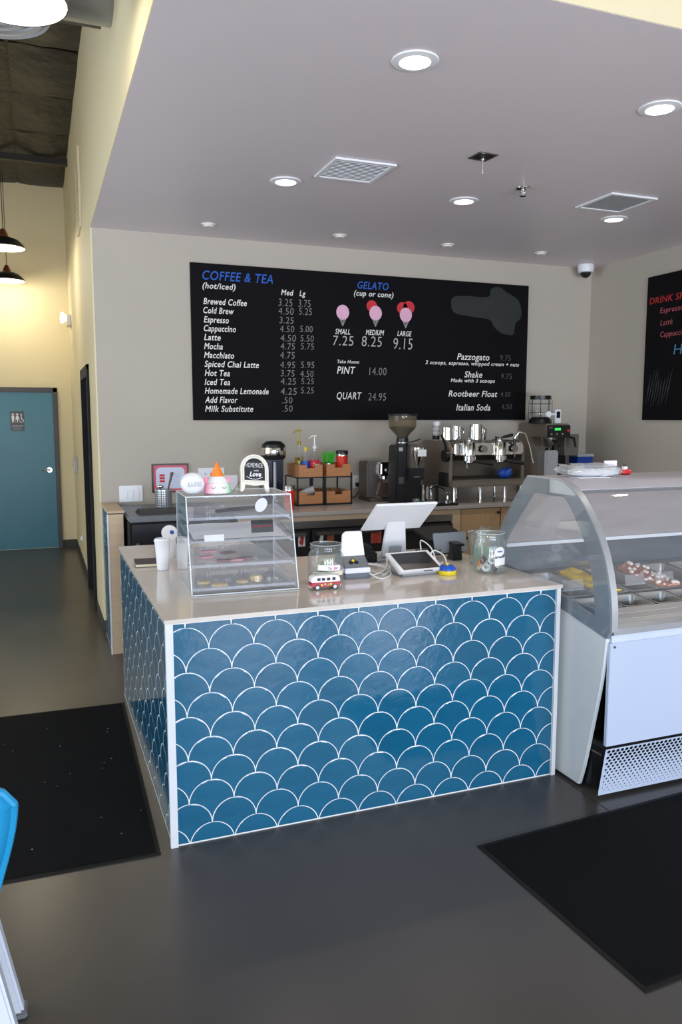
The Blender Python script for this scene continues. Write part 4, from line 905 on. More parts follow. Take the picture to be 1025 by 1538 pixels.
for k, (u, v, r, lb) in enumerate(((0.08, 0.13, 0.034, 'golden wrapped cookie farthest left on the bottom tray of the pastry case'), (0.14, 0.07, 0.038, 'larger golden cookie, second from left on bottom tray'),
                                   (0.25, 0.10, 0.028, 'small pale cookie in the middle of the bottom tray'), (0.32, 0.12, 0.030, 'thick pale cookie in clear wrap, rightmost on bottom tray'))):
    z = onTray(0, v)
    c = thing('cookie', lb, 'cookie', incase(u, v, z), 0.3*k, 'cookies on the bottom tray')
    hh = 0.014 if k < 3 else 0.03
    MB().lathe([(0.0001, 0.0005), (r*0.85, 0.0005), (r, hh*0.4), (r*0.8, hh*0.85), (r*0.3, hh), (0.0001, hh)], 22).build('biscuit', cookm, c)
    MB().lathe([(r*1.25, 0.001), (r*1.15, hh*0.9), (r*0.6, hh*1.5), (0.0001, hh*1.6)], 12, a0=0.2).build('wrapper', film, c)
choc = mat('dark_pink_wrap', (112, 66, 78), 0.4, var=0.4, scale=40); rosew = mat('rose_wrap', (196, 130, 138), 0.4, var=0.2, scale=40)
for k, (u, v, a, m, lb) in enumerate(((0.10, 0.20, 0.2, rosew, 'rose wrapped biscuit at left of middle tray'), (0.17, 0.12, -0.3, choc, 'dark wrapped bar at left front of middle tray'), (0.215, 0.26, 0.5, choc, 'dark wrapped bar at the back of the middle tray'),
                                      (0.28, 0.14, 0.1, choc, 'dark wrapped square, front middle of the middle tray'), (0.13, 0.30, 0.0, rosew, 'rose wrapped square at the back left of middle tray'), (0.22, 0.12, 0.1, rosew, 'small rose wrapped bar between two dark ones'))):
    c = thing('wrapped_treat', lb, 'snack', incase(u, v, onTray(1, v)+0.0005), a, 'wrapped treats on the middle tray')
    MB().prism([(-.035, -.022), (.035, -.022), (.035, .022), (-.035, .022)], 0.001, 0.010, 'xy').build('bar', m, c, 0.003)
    MB().prism([(-.048, -.020), (-.035, -.016), (-.035, .016), (-.048, .022)], 0.003, 0.005, 'xy').prism([(.048, -.020), (.035, -.016), (.035, .016), (.048, .022)], 0.003, 0.005, 'xy').build('crimped_ends', film, c)
def lidjar(loc, r, h, label):
    j = thing('lidded_jar', label, 'jar', loc, 0, 'small lidded jars behind the pastry case')
    MB().lathe([(0.0001, 0.001), (r, 0.001), (r, h*0.8), (r*0.85, h*0.88)], 24).build('glass', jarg, j); MB().lathe([(r*0.93, h*0.86), (r*0.95, h), (0.0001, h)], 24).build('lid', dsteel, j)
lidjar((1.125, 4.42, TZ), 0.050, 0.13, 'taller small glass jar with steel lid behind the pastry case')
lidjar((1.195, 4.29, TZ), 0.058, 0.115, 'wider glass jar with steel lid behind the pastry case, right')
t = thing('tray_liner', 'white paper liner covering the upper tray of the pastry case', 'paper liner', incase(0.25, 0.26, onTray(2, 0.26)+0.001), rad(-2))
nb_ = MB(); nx, ny = 12, 6; vs = []; fs = []
for i in range(nx+1):
    for j in range(ny+1):
        u = -0.22+0.44*i/nx; v = -0.16+0.30*j/ny; vs.append((u, v, v*0.107+0.006+0.010*abs(noise.noise(Vector((u*9, v*9, 1))))))
for i in range(nx):
    for j in range(ny): k = i*(ny+1)+j; fs.append((k, k+ny+1, k+ny+2, k+1))
nb_.add(vs, fs).build('sheet', paper, t)
t = thing('price_card', 'small black card with red writing on the upper tray front', 'card', incase(0.345, 0.082, 0.262), rad(-2))
MB().box(-0.052, 0.052, -0.0012, 0.0012, 0, 0.058).xf(Matrix.Rotation(rad(-14), 4, 'X')).build('card', black, t)
text('Gluten Free', t, chalkred, -0.045, 0.024, 0.012, 0.04, Matrix.Rotation(rad(-14), 4, 'X') @ Matrix.Translation((0, -0.0018, 0)), 0.2)
t = thing('price_card', 'small blank white card on the upper tray left of black card', 'card', incase(0.12, 0.078, 0.232), rad(-2)); MB().box(-0.045, 0.045, -0.001, 0.001, 0, 0.03).xf(Matrix.Rotation(rad(-17), 4, 'X')).build('card', paper, t)
t = thing('serving_tongs', 'black serving tongs lying in top level of the pastry case', 'tongs', incase(0.26, 0.27, onTray(3, 0.27)+0.006))
MB().tube([(-0.10, 0, 0.0), (-0.03, 0.01, 0.004), (0.06, 0.015, 0.010), (0.12, 0.0, 0.012)], [0.006, 0.008, 0.006, 0.007], 8).tube([(-0.10, -0.02, 0.0), (-0.03, -0.012, 0.004), (0.06, -0.01, 0.006), (0.12, 0.0, 0.012)], [0.006, 0.008, 0.006, 0.007], 8).build('arms', blackmatte, t)
t = thing('oval_tag', 'white oval tag hanging inside the top right of the pastry case', 'tag', incase(0.35, 0.125, 0.385), rad(-2))
b = MB(); flat(b, 0, 0, 0.026, 0.036, 0.0, 0.002, 24); b.xf(Matrix.Rotation(rad(-15), 4, 'X') @ Matrix.Rotation(rad(35), 4, 'Y')).build('disc', paper, t)
# things on top of the pastry case
KT = TZ+Hc+0.003
def ontop(u, v): p = incase(u, v, 0); return (p[0], p[1], KT)
t = thing('round_ornament', 'white round ball ornament with thin grey lettering on the pastry case', 'ornament', ontop(0.050, 0.24), rad(-8))
b = MB().sph(0.056, (0, 0, 0.050), 28, 18, (1.0, 0.8, 0.92)); b.v = [(x, y, max(0, z)) for x, y, z in b.v]; b.build('ball', white, t)
text('KAWAII', t, midgrey, -0.020, 0.036, 0.026, 0.040, Matrix.Translation((0, -0.046, 0)), 0, -0.0008)
# pastel pot with cone
t = thing('ice_cream_pot', 'pastel pot with sleeping face topped by an orange cone on pastry case', 'figurine', ontop(0.168, 0.25), rad(-8))
pas = bpy.data.materials.new('pastel_gradient'); pas.use_nodes = True; nt = pas.node_tree
tc = nt.nodes.new('ShaderNodeTexCoord'); sp = nt.nodes.new('ShaderNodeSeparateXYZ'); rp = nt.nodes.new('ShaderNodeValToRGB'); mr = nt.nodes.new('ShaderNodeMapRange')
mr.inputs[1].default_value = -0.065; mr.inputs[2].default_value = 0.065
nt.links.new(tc.outputs['Object'], sp.inputs[0]); nt.links.new(sp.outputs[0], mr.inputs[0]); nt.links.new(mr.outputs[0], rp.inputs[0]); nt.links.new(rp.outputs[0], nt.nodes['Principled BSDF'].inputs['Base Color'])
rp.color_ramp.elements[0].color = lin((240, 150, 185)); rp.color_ramp.elements[0].position = 0.05; rp.color_ramp.elements[1].color = lin((140, 225, 170)); rp.color_ramp.elements[1].position = 0.98
e = rp.color_ramp.elements.new(0.38); e.color = lin((240, 228, 228)); e = rp.color_ramp.elements.new(0.75); e.color = lin((232, 234, 226))
nt.nodes['Principled BSDF'].inputs['Roughness'].default_value = 0.3
MB().lathe([(0.0001, 0), (0.062, 0), (0.066, 0.006), (0.056, 0.05), (0.050, 0.052), (0.0001, 0.052)], 32).build('pot', pas, t)
MB().lathe([(0.050, 0.052), (0.046, 0.064), (0.034, 0.080), (0.0001, 0.082)], 28).build('cream_top', white, t)
MB().lathe([(0.030, 0.078), (0.031, 0.084), (0.002, 0.148), (0.0001, 0.149)], 24).build('cone', orange, t)
for s in (-1, 1): MB().sph(0.012, (s*0.052, -0.005, 0.062), 12, 8, (0.8, 0.5, 1.5)).build('ear', mat('soft_pink', (238, 140, 172), 0.5), t)
for s in (-0.022, 0.028): MB().tube([(s+0.009*math.cos(a), -0.058-0.001, 0.036+0.009*math.sin(a)) for a in [PI+PI*i/8 for i in range(9)]], 0.0012, 5).build('eyelid', midgrey, t)
# arched sign
t = thing('arched_sign', 'white beaded arch sign reading homemade with love on pastry case', 'sign', ontop(0.345, 0.24), rad(4))
SM = Matrix.Rotation(rad(-12), 4, 'X') @ Matrix.Rotation(rad(4), 4, 'Y')
def arch(w_, h_, base_=0.0, n=14): return [(-w_, base_), (w_, base_)] + [(w_*math.cos(PI*i/n), h_-w_+w_*math.sin(PI*i/n)) for i in range(n+1)]
MB().ring(arch(0.070, 0.182, 0.042), arch(0.052, 0.164, 0.056), -0.008, 0.006).xf(SM).build('frame', offw, t)
MB().prism(arch(0.053, 0.165, 0.055), -0.003, 0.003).xf(SM).build('panel', black, t)
bd_ = MB(); pts = arch(0.061, 0.173, 0.049, 20); pts = pts[2:]
for x, z in pts: bd_.sph(0.004, (x, -0.009, z), 8, 6)
for i in range(9): bd_.sph(0.004, (-0.061, -0.009, 0.052+i*0.0075), 8, 6).sph(0.004, (0.061, -0.009, 0.052+i*0.0075), 8, 6).sph(0.004, (-0.05+i*0.0125, -0.009, 0.049), 8, 6)
bd_.xf(SM).build('bead_border', offw, t)
for s in (-1, 1): MB().prism([(s*0.07, 0.045), (s*0.045, 0.045), (s*0.052, 0.012), (s*0.060, 0.001), (s*0.072, 0.001)], -0.007, 0.005).xf(SM).build('leg', offw, t)
MB().prism([(-0.05, 0.045), (0.05, 0.045), (0.045, 0.036), (0, 0.030), (-0.045, 0.036)], -0.004, 0.003).xf(SM).build('apron', offw, t)
SMt = SM @ Matrix.Translation((0, -0.0045, 0))
text('HOMEMADE', t, paper, -0.043, 0.118, 0.024, 0.043, SMt, 0, -0.0004); text('with', t, paper, -0.003, 0.100, 0.009, 0.020, SMt, 0.3); text('Love', t, paper, -0.026, 0.076, 0.022, 0.034, SMt, 0.35, 0.001)
b = MB().tube([(-0.040+0.08*i/10, -0.004, 0.062+0.012*((i-5)/5)**2) for i in range(11)], 0.0016, 5); b.xf(SM).build('flourish', paper, t)
t = thing('table_skewer', 'thin dark stick standing beside the arched sign', 'stick', ontop(0.265, 0.27)); MB().tube([(-0.02, 0, 0.0015), (0.035, 0, 0.075)], 0.0014, 5).build('stick', black, t)

# cups and notebook at the left end
def papercup(loc, label, h, r):
    c = thing('paper_cup', label, 'cup', loc, 0, 'white paper cups at the left counter end')
    MB().lathe([(0.0001, 0.001), (r*0.72, 0.001), (r, h*0.93), (r*0.97, h*0.93)], 28).build('cup', white, c)
    MB().lathe([(r*1.06, h*0.92), (r*1.09, h*0.935), (r*1.06, h*0.96), (r*0.98, h*0.965), (r*0.92, h*1.01), (r*0.85, h*1.01), (r*0.83, h*0.985), (0.0001, h*0.985)], 28).build('lid', white, c)
papercup((0.583, 4.11, TZ), 'tall white paper cup with lid left of the pastry case', 0.165, 0.041)
c = thing('logo_cup', 'cup with round white lid with a coloured logo behind the tall paper cup', 'lid', (0.672, 4.45, TZ))
MB().lathe([(0.0001, 0), (0.03, 0), (0.04, 0.11), (0.037, 0.11), (0.0001, 0.105)], 24).build('cup', white, c)
MB().lathe([(0.0001, 0.008), (0.044, 0.006), (0.046, 0), (0.044, -0.004), (0.0001, -0.004)], 28).xf(Matrix.Translation((0.0, -0.01, 0.145)) @ Matrix.Rotation(rad(62), 4, 'X')).build('lid', white, c)
MB().cyl(0.012, 0.009, 0.0095, 16).xf(Matrix.Translation((0.012, -0.01, 0.145)) @ Matrix.Rotation(rad(62), 4, 'X')).build('logo', blue, c)
nb = thing('notebook', 'closed dark notebook with cream pages at the counter left end', 'notebook', (0.545, 4.29, TZ), rad(-3))
box(-0.085, 0.085, -0.085, 0.085, 0, 0.003).build('back_cover', navy, nb); box(-0.082, 0.083, -0.083, 0.083, 0.003, 0.017).build('pages', mat('cream_pages', (226, 214, 184), 0.8), nb); box(-0.086, 0.086, -0.086, 0.086, 0.017, 0.0205).build('front_cover', mat('navy_cover', (30, 30, 44), 0.5), nb, 0.001)

# tip jar with taped notes
def jar(loc, r, h, label, name='glass_jar', lid=False, grp=None):
    j = thing(name, label, 'jar', loc, 0, grp)
    MB().lathe([(0.0001, 0.004), (r*0.85, 0.002), (r*0.97, 0.012), (r, 0.03), (r, h*0.68), (r*0.93, h*0.78), (r*0.84, h*0.84), (r*0.84, h*0.88), (r*0.89, h*0.90), (r*0.89, h*0.93), (r*0.85, h*0.95), (r*0.87, h), (r*0.82, h), (r*0.80, h*0.85), (r*0.90, h*0.76), (r*0.95, h*0.66), (r*0.95, 0.035), (r*0.8, 0.012), (0.0001, 0.012)], 40).build('glass', jarg, j)
    MB().lathe([(r*0.86, h*0.995), (r*0.875, h*1.005), (r*0.83, h*1.005)], 40).build('rim', edge, j)
    return j
j1 = jar((1.268, 3.50, TZ), 0.087, 0.19, 'wide glass tip jar with taped paper strips behind the toy van', 'tip_jar')
def strip(r, z0, z1, a0, a1, m, parent, name='paper_strip', tl=0.0, n=12):
    vs = []; fs = []
    for i in range(n+1):
        a = a0+(a1-a0)*i/n; dz = tl*(i/n-0.5)
        for z in (z0+dz, z1+dz): vs.append((r*math.cos(a), r*math.sin(a), z))
    for i in range(n): fs.append((2*i, 2*i+1, 2*i+3, 2*i+2))
    return MB().add(vs, fs).build(name, m, parent)
strip(0.0885, 0.074, 0.100, rad(225), rad(300), paper, j1, tl=-0.004); strip(0.0885, 0.046, 0.068, rad(205), rad(315), mat('cream_strip', (222, 218, 196), 0.8), j1, tl=0.004)
text('Tip', j1, midgrey, -0.022, 0.080, 0.013, -0.002, Matrix.Translation((0, -0.090, 0)), 0.1); text('Jar', j1, mat('pink_ink', (226, 60, 140), 0.6), 0.006, 0.080, 0.014, 0.030, Matrix.Translation((0, -0.090, 0)), 0.1)
text('Thank you', j1, midgrey, -0.03, 0.051, 0.011, 0.03, Matrix.Translation((0, -0.0905, 0)), 0.2)
bill = thing('banknotes', 'loose folded banknotes inside the glass tip jar', 'banknotes', (1.268, 3.50, TZ+0.013))
b = MB(); rg = random.Random(11)
for i in range(7):
    Mx = Matrix.Translation((rg.uniform(-.02, .02), rg.uniform(-.02, .02), 0.028+i*0.011)) @ Matrix.Rotation(rg.uniform(0, PI), 4, 'Z') @ Matrix.Rotation(rg.uniform(-.35, .35), 4, 'X')
    q = MB().add([(-.04, -.018, 0), (.04, -.018, 0.004), (.04, .018, 0), (-.04, .018, 0.004), (0, -.018, .012), (0, .018, .012)], [(0, 4, 5, 3), (4, 1, 2, 5)]); q.xf(Mx); b.add(q.v, q.f)
b.build('notes', mat('banknote_green', (172, 180, 164), 0.8, var=0.25, scale=40), bill)

# toy camper van
v = thing('toy_van', 'red and white toy camper van in front of the tip jar', 'toy', (1.215, 3.372, TZ), rad(-2))
MB().prism([(-0.070, 0.014), (0.066, 0.014), (0.070, 0.020), (0.071, 0.036), (-0.071, 0.036), (-0.073, 0.022)], -0.026, 0.026).build('lower_body', mat('van_red', (176, 40, 56), 0.25), v, 0.004)
MB().prism([(-0.071, 0.036), (0.071, 0.036), (0.067, 0.056), (0.058, 0.066), (-0.060, 0.066), (-0.069, 0.056)], -0.025, 0.025).build('upper_body', white, v, 0.004)
for x in (-0.035, -0.013, 0.012, 0.038): box(x-0.008, x+0.008, -0.0262, -0.0245, 0.044, 0.057).build('window', navy, v, 0.001)
for x in (-0.042, 0.043):
    for y in (-0.027, 0.018):
        wh = MB().cyl(0.0135, y, y+0.009, 20, (x, 0, 0.0135), 'y').build('wheel', black, v); MB().cyl(0.008, y-0.001, y+0.010, 16, (x, 0, 0.0135), 'y').build('hubcap', white, wh)
for i, x in enumerate((-0.02, -0.005, 0.01, 0.022)):
    b = MB(); flat(b, x, 0.024+0.003*(i % 2), 0.005, 0.005, -0.0272, -0.026, 8); b.build('painted_flower', (yellow, pinkm, green, yellow)[i], v)
box(0.069, 0.0725, -0.024, 0.024, 0.016, 0.02).build('bumper', white, v); box(-0.075, -0.071, -0.024, 0.024, 0.016, 0.02).build('bumper', white, v)

# small white receipt printer with leaning white cover
rp_ = thing('receipt_printer', 'white and grey receipt printer with sticker right of the tip jar', 'printer', (1.452, 3.58, TZ), rad(-3))
box(-0.068, 0.068, -0.05, 0.14, 0, 0.026).build('base', mat('slate_plastic', (92, 98, 112), 0.4), rp_, 0.004)
box(-0.066, 0.066, -0.045, 0.14, 0.026, 0.052).build('front_band', mat('pale_lilac_plastic', (214, 214, 236), 0.35), rp_, 0.003)
MB().prism([(-0.040, 0.052), (0.135, 0.052), (0.135, 0.10), (0.03, 0.10)], -0.064, 0.064, 'yz').build('sloped_body', midgrey, rp_, 0.003)
MB().prism([(-0.062, 0), (0.064, 0), (0.056, 0.125), (-0.030, 0.125), (-0.048, 0.112)], -0.006, 0.006).xf(Matrix.Translation((0, 0.04, 0.098)) @ Matrix.Rotation(rad(-12), 4, 'X')).build('cover', white, rp_, 0.003)
b = MB()
for x, z in ((0, 0.016), (-0.014, 0.0), (0.014, 0.0)): flat(b, x, z, 0.013, 0.012, -0.001, 0.001, 14)
b.xf(Matrix.Translation((-0.01, -0.008, 0.074)) @ Matrix.Rotation(rad(-55), 4, 'X')).build('sticker', black, rp_)
b = MB(); flat(b, 0, 0.013, 0.008, 0.009, -0.002, -0.001, 12); b.xf(Matrix.Translation((-0.01, -0.008, 0.074)) @ Matrix.Rotation(rad(-55), 4, 'X')).build('sticker_face', yellow, rp_)
tag(MB().prism([(1.55, 3.86), (1.695, 3.85), (1.70, 4.08), (1.57, 4.12)], TZ+0.0003, TZ+0.07, 'xy').prism([(1.57, 3.90), (1.68, 3.88), (1.68, 4.06), (1.59, 4.09)], TZ+0.07, TZ+0.10, 'xy').build('cash_scanner', blackmatte, None, 0.01), 'black boxy device on the counter behind the white cable loop', 'device')

# monitor seen from behind
mo = thing('register_monitor', 'white register monitor seen from the back, tilted on a white stand', 'monitor', (1.80, 3.99, TZ))
Ms = Matrix.Translation((0, -0.18, 0.262)) @ Matrix.Rotation(rad(-37), 4, 'X')
MB().box(-0.181, 0.181, -0.135, 0.135, -0.007, 0.007).xf(Ms).build('screen_back', white, mo, 0.006)
MB().box(-0.172, 0.172, -0.126, 0.126, 0.007, 0.009).xf(Ms).build('bezel', black, mo)
mo_neck = MB().add([(-0.055,-0.166,0.262),(0.045,-0.166,0.262),(0.125,-0.02,0.012),(-0.03,-0.02,0.012),(-0.055,-0.145,0.272),(0.045,-0.145,0.272),(0.125,0.0,0.012),(-0.03,0.0,0.012)],
                   [(0,3,2,1),(4,5,6,7),(0,1,5,4),(3,7,6,2),(0,4,7,3),(1,2,6,5)]); mo_neck.build('neck', white, mo, 0.004)
b = MB().add([(0.0,-0.072,0.080),(0.07,-0.072,0.080),(0.085,-0.036,0.030),(0.01,-0.036,0.030)], [(0,1,2,3)]); b.build('label_plate', lightgrey, mo)
MB().prism([(-0.09, -0.10), (0.16, -0.06), (0.20, 0.13), (-0.03, 0.13)], 0.0, 0.011, 'xy').build('base', lightgrey, mo, 0.003)
# customer display tablet
tb = thing('customer_tablet', 'white countertop tablet with black screen facing the customer', 'tablet', (1.772, 3.56, TZ), rad(3))
MB().prism([(-0.095, 0.030), (0.085, 0.10), (0.085, 0.086), (-0.070, 0.012)], -0.128, 0.128, 'yz').build('body', white, tb, 0.004)
MB().add([(-0.104, -0.078, 0.0385), (0.104, -0.078, 0.0385), (0.104, 0.066, 0.0945), (-0.104, 0.066, 0.0945), (-0.104, -0.077, 0.036), (0.104, -0.077, 0.036), (0.104, 0.067, 0.092), (-0.104, 0.067, 0.092)],
         [(0, 1, 2, 3), (4, 7, 6, 5), (0, 4, 5, 1), (1, 5, 6, 2), (2, 6, 7, 3), (3, 7, 4, 0)]).build('screen', black, tb)
MB().prism([(-0.060, 0.0), (0.07, 0.0), (0.075, 0.085), (-0.072, 0.020)], -0.10, 0.10, 'yz').build('foot', lightgrey, tb, 0.004)
box(0.0, 0.05, -0.100, -0.095, 0.026, 0.030).xf(Matrix.Identity(4)).build('card_slot', black, tb)
# pager
pg = thing('call_button', 'round blue call button on a yellow base beside the tablet', 'button', (1.915, 3.475, TZ))
MB().lathe([(0.0001, 0), (0.045, 0), (0.047, 0.004), (0.046, 0.02), (0.042, 0.022)], 32).build('base', yellow, pg)
b = MB()
vs = []
b.lathe([(0.042, 0.022), (0.041, 0.034), (0.032, 0.045), (0.012, 0.049), (0.0001, 0.049)], 36)
b.v = [(x*(1+0.05*math.cos(12*math.atan2(y, x))), y*(1+0.05*math.cos(12*math.atan2(y, x))), z) for x, y, z in b.v]; b.build('dome', blue, pg)
MB().cyl(0.009, 0.048, 0.056, 14).build('nub', yellow, pg)
# white cables
def smooth_path(P, n=8):
    out = []
    P = [Vector(p) for p in P]
    for i in range(len(P)-1):
        p0, p1, p2, p3 = P[max(i-1, 0)], P[i], P[i+1], P[min(i+2, len(P)-1)]
        for k in range(n):
            t = k/n; out.append(0.5*((2*p1)+(p2-p0)*t+(2*p0-5*p1+4*p2-p3)*t*t+(3*p1-p0-3*p2+p3)*t**3))
    return out+[P[-1]]
whitecord = mat('white_cord', (226, 226, 224), 0.4)
cz = TZ+0.0045
tag(MB().tube(smooth_path([(1.505, 3.52, cz+.02), (1.54, 3.47, cz), (1.60, 3.50, cz), (1.655, 3.60, cz+.002), (1.65, 3.72, cz+.012), (1.57, 3.74, cz+.02), (1.50, 3.64, cz+.008), (1.53, 3.56, cz+.002), (1.62, 3.62, cz+.004), (1.70, 3.74, cz+.02), (1.72, 3.80, cz+.06)]), 0.004, 8).build('white_cable', whitecord), 'looped white cable lying between the printer and the tablet', 'cable')
tag(MB().tube(smooth_path([(1.60, 3.56, cz), (1.56, 3.68, cz+.006), (1.62, 3.80, cz+.014), (1.69, 3.72, cz+.008), (1.66, 3.62, cz+.004), (1.58, 3.53, cz+.001)]), 0.0035, 8).build('white_cable', whitecord), 'second flatter coil of white cable under the first loop', 'cable')
tag(MB().tube(smooth_path([(1.90, 3.50, cz+.052), (1.895, 3.53, cz+.03), (1.87, 3.55, cz+.01), (1.885, 3.62, cz+.03), (1.93, 3.66, cz+.085), (1.96, 3.60, cz+.07), (1.94, 3.52, cz+.03), (1.92, 3.49, cz+.05)]), 0.0035, 8).build('white_cable', whitecord), 'white cable curling up behind the blue call button', 'cable')
tag(MB().tube(smooth_path([(1.86, 3.66, cz+.09), (1.93, 3.80, cz+.12), (1.95, 3.72, cz+.09), (1.93, 3.62, cz+.03), (1.91, 3.58, cz+.005)]), 0.0035, 8).build('white_cable', whitecord), 'white cable arching from the monitor base down beside the tablet', 'cable')
# grey tablet on black stand, and black terminal behind
gs = thing('tablet_stand', 'grey backed tablet on a black angled stand near glass jars', 'tablet', (2.145, 3.85, TZ), rad(2))
MB().box(-0.10, 0.115, -0.005, 0.005, 0.035, 0.15).xf(Matrix.Rotation(rad(-14), 4, 'X')).build('tablet_back', mat('cool_grey_shell', (124, 130, 138), 0.4), gs, 0.004)
MB().prism([(-0.060, 0.0), (-0.046, 0.075), (-0.085, 0.085), (-0.08, 0.095), (-0.0, 0.10), (-0.012, 0.08), (-0.012, 0.05), (0.02, 0.0)], -0.02, 0.04, 'yz').build('stand', black, gs, 0.004)
bt = thing('card_terminal', 'black tilted terminal on the counter behind the grey tablet', 'terminal', (2.20, 4.08, TZ), rad(6))
MB().prism([(-0.09, 0.075), (0.10, 0.125), (0.10, 0.14), (-0.09, 0.09)], -0.14, 0.14, 'yz').build('head', black, bt, 0.005)
MB().prism([(-0.05, 0.0), (0.06, 0.0), (0.04, 0.11), (0.0, 0.10)], -0.05, 0.05, 'yz').build('stand', black, bt, 0.004); box(-0.11, 0.11, -0.08, 0.1, 0, 0.008).build('foot', black, bt)
tag(MB().tube(smooth_path([(1.98, 3.92, cz), (1.96, 3.82, cz+.02), (2.0, 3.76, cz+.055), (2.05, 3.80, cz+.06), (2.04, 3.90, cz+.02), (1.97, 3.86, cz), (1.95, 3.95, cz+.03)]), 0.004, 7).build('black_cable', black), 'tangled black cables left of the grey backed tablet', 'cable')
# jars at the right
j3 = thing('lidded_container', 'straight clear container with knobbed lid behind the sticker jar', 'jar', (2.236, 3.645, TZ))
MB().lathe([(0.0001, 0.003), (0.078, 0.003), (0.08, 0.01), (0.086, 0.168), (0.092, 0.172), (0.082, 0.172), (0.075, 0.012), (0.0001, 0.01)], 36).build('glass', jarg, j3)
MB().lathe([(0.0925, 0.173), (0.093, 0.18), (0.03, 0.184), (0.02, 0.187), (0.03, 0.193), (0.034, 0.203), (0.0001, 0.206)], 36).build('lid', jarg, j3)
gb = thing('green_packets', 'small green and blue items inside the straight clear container', 'packets', (2.236, 3.645, TZ+0.012))
b = MB(); rg = random.Random(2)
for i in range(9): x, y = rg.uniform(-.045, .045), rg.uniform(-.045, .045); b.box(x-.008, x+.008, y-.006, y+.006, 0.0, rg.uniform(.05, .10))
b.build('packets', mat('muted_green', (86, 150, 104), 0.6, var=0.3, scale=30), gb)
j2 = jar((2.148, 3.452, TZ), 0.087, 0.205, 'glass jar with round stickers and bottle caps at the counter right end', 'sticker_jar')
def roundtag(parent, r, a, z, rx, rz, m, name):
    n = 20; vs = [(r*math.cos(a), r*math.sin(a), z)]
    for i in range(n): t = 2*PI*i/n; aa = a+rx*math.cos(t)/r; vs.append((r*math.cos(aa), r*math.sin(aa), z+rz*math.sin(t)))
    return MB().add(vs, [(0, i+1, (i+1) % n+1) for i in range(n)]).build(name, m, parent)
roundtag(j2, 0.0886, rad(274), 0.118, 0.030, 0.024, paper, 'round_sticker'); strip(0.0886, 0.048, 0.085, rad(256), rad(298), paper, j2, 'square_sticker', 0.004)
roundtag(j2, 0.0888, rad(274), 0.118, 0.017, 0.003, blue, 'sticker_print')
rg = random.Random(21)
capc = [offw, white, black, white, lightgrey, white, black]
for i in range(20):
    a = rg.uniform(0, 2*PI) if i > 8 else rad(172+i*16); rr_ = rg.uniform(0.02, 0.045) if i > 8 else 0.052
    z = 0.032+0.018*(i % 3)
    o = MB().lathe([(0.008, -0.002), (0.020, -0.002), (0.022, 0.004), (0.019, 0.004), (0.012, 0.0)], 14).xf(Matrix.Rotation(a, 4, 'Z') @ Matrix.Rotation(rad(rg.uniform(60, 95)), 4, 'Y') @ Matrix.Rotation(rg.uniform(-.4, .4), 4, 'X')).build('bottle_cap', capc[i % 7] if i != 1 else orange)
    o.location = (2.148+rr_*math.cos(a), 3.452+rr_*math.sin(a), TZ+z)
    tag(o, 'orange bottle cap at the left side of the sticker jar' if i == 1 else ('ring-shaped cap against the sticker jar glass, '+['first', '', 'third', 'fourth', 'fifth', 'sixth', 'seventh', 'eighth', 'ninth'][i]+' from left' if i < 9 else 'ring-shaped cap buried in the middle of the sticker jar'), 'bottle cap', 'bottle caps in the sticker jar')

# ================================================================ GELATO CASE
GX0, GX1 = 2.330, 4.08; GL = GX1-GX0
gc = thing('gelato_case', 'white and grey gelato display freezer with curved glass beside the counter', 'display freezer', (GX0, 0, 0))
wp = [(3.78, 0.012), (2.913, 0.012), (2.880, 0.118), (2.831, 0.332), (2.787, 0.537), (2.768, 0.667), (2.760, 0.761), (3.069, 0.822), (3.78, 0.935)]
outer = [(2.760, .761), (2.735, .80), (2.745, .946), (2.795, 1.117), (2.875, 1.256), (2.995, 1.381), (3.087, 1.432), (3.139, 1.445), (3.404, 1.444), (3.531, 1.296), (3.653, 1.130), (3.80, 0.94), (3.80, 0.938), (3.069, .823)]
inner = [(2.842, .842), (2.843, .86), (2.853, .935), (2.876, 1.041), (2.925, 1.157), (3.004, 1.271), (3.070, 1.345), (3.112, 1.366), (3.354, 1.366), (3.470, 1.240), (3.587, 1.100), (3.66, 1.00), (3.64, .965), (3.069, .886)]
def cat2(P, n=5):
    out = []
    for i in range(len(P)-1):
        p0, p1, p2, p3 = P[max(i-1, 0)], P[i], P[i+1], P[min(i+2, len(P)-1)]
        for k in range(n):
            t = k/n; out.append(tuple(0.5*(2*p1[c]+(p2[c]-p0[c])*t+(2*p0[c]-5*p1[c]+4*p2[c]-p3[c])*t*t+(3*p1[c]-p0[c]-3*p2[c]+p3[c])*t**3) for c in (0, 1)))
    return out+[P[-1]]
outer = [outer[0]]+cat2(outer[1:8])+outer[8:]; inner = [inner[0]]+cat2(inner[1:8])+inner[8:]
wp = wp[:1]+cat2(wp[1:7], 4)+wp[7:]
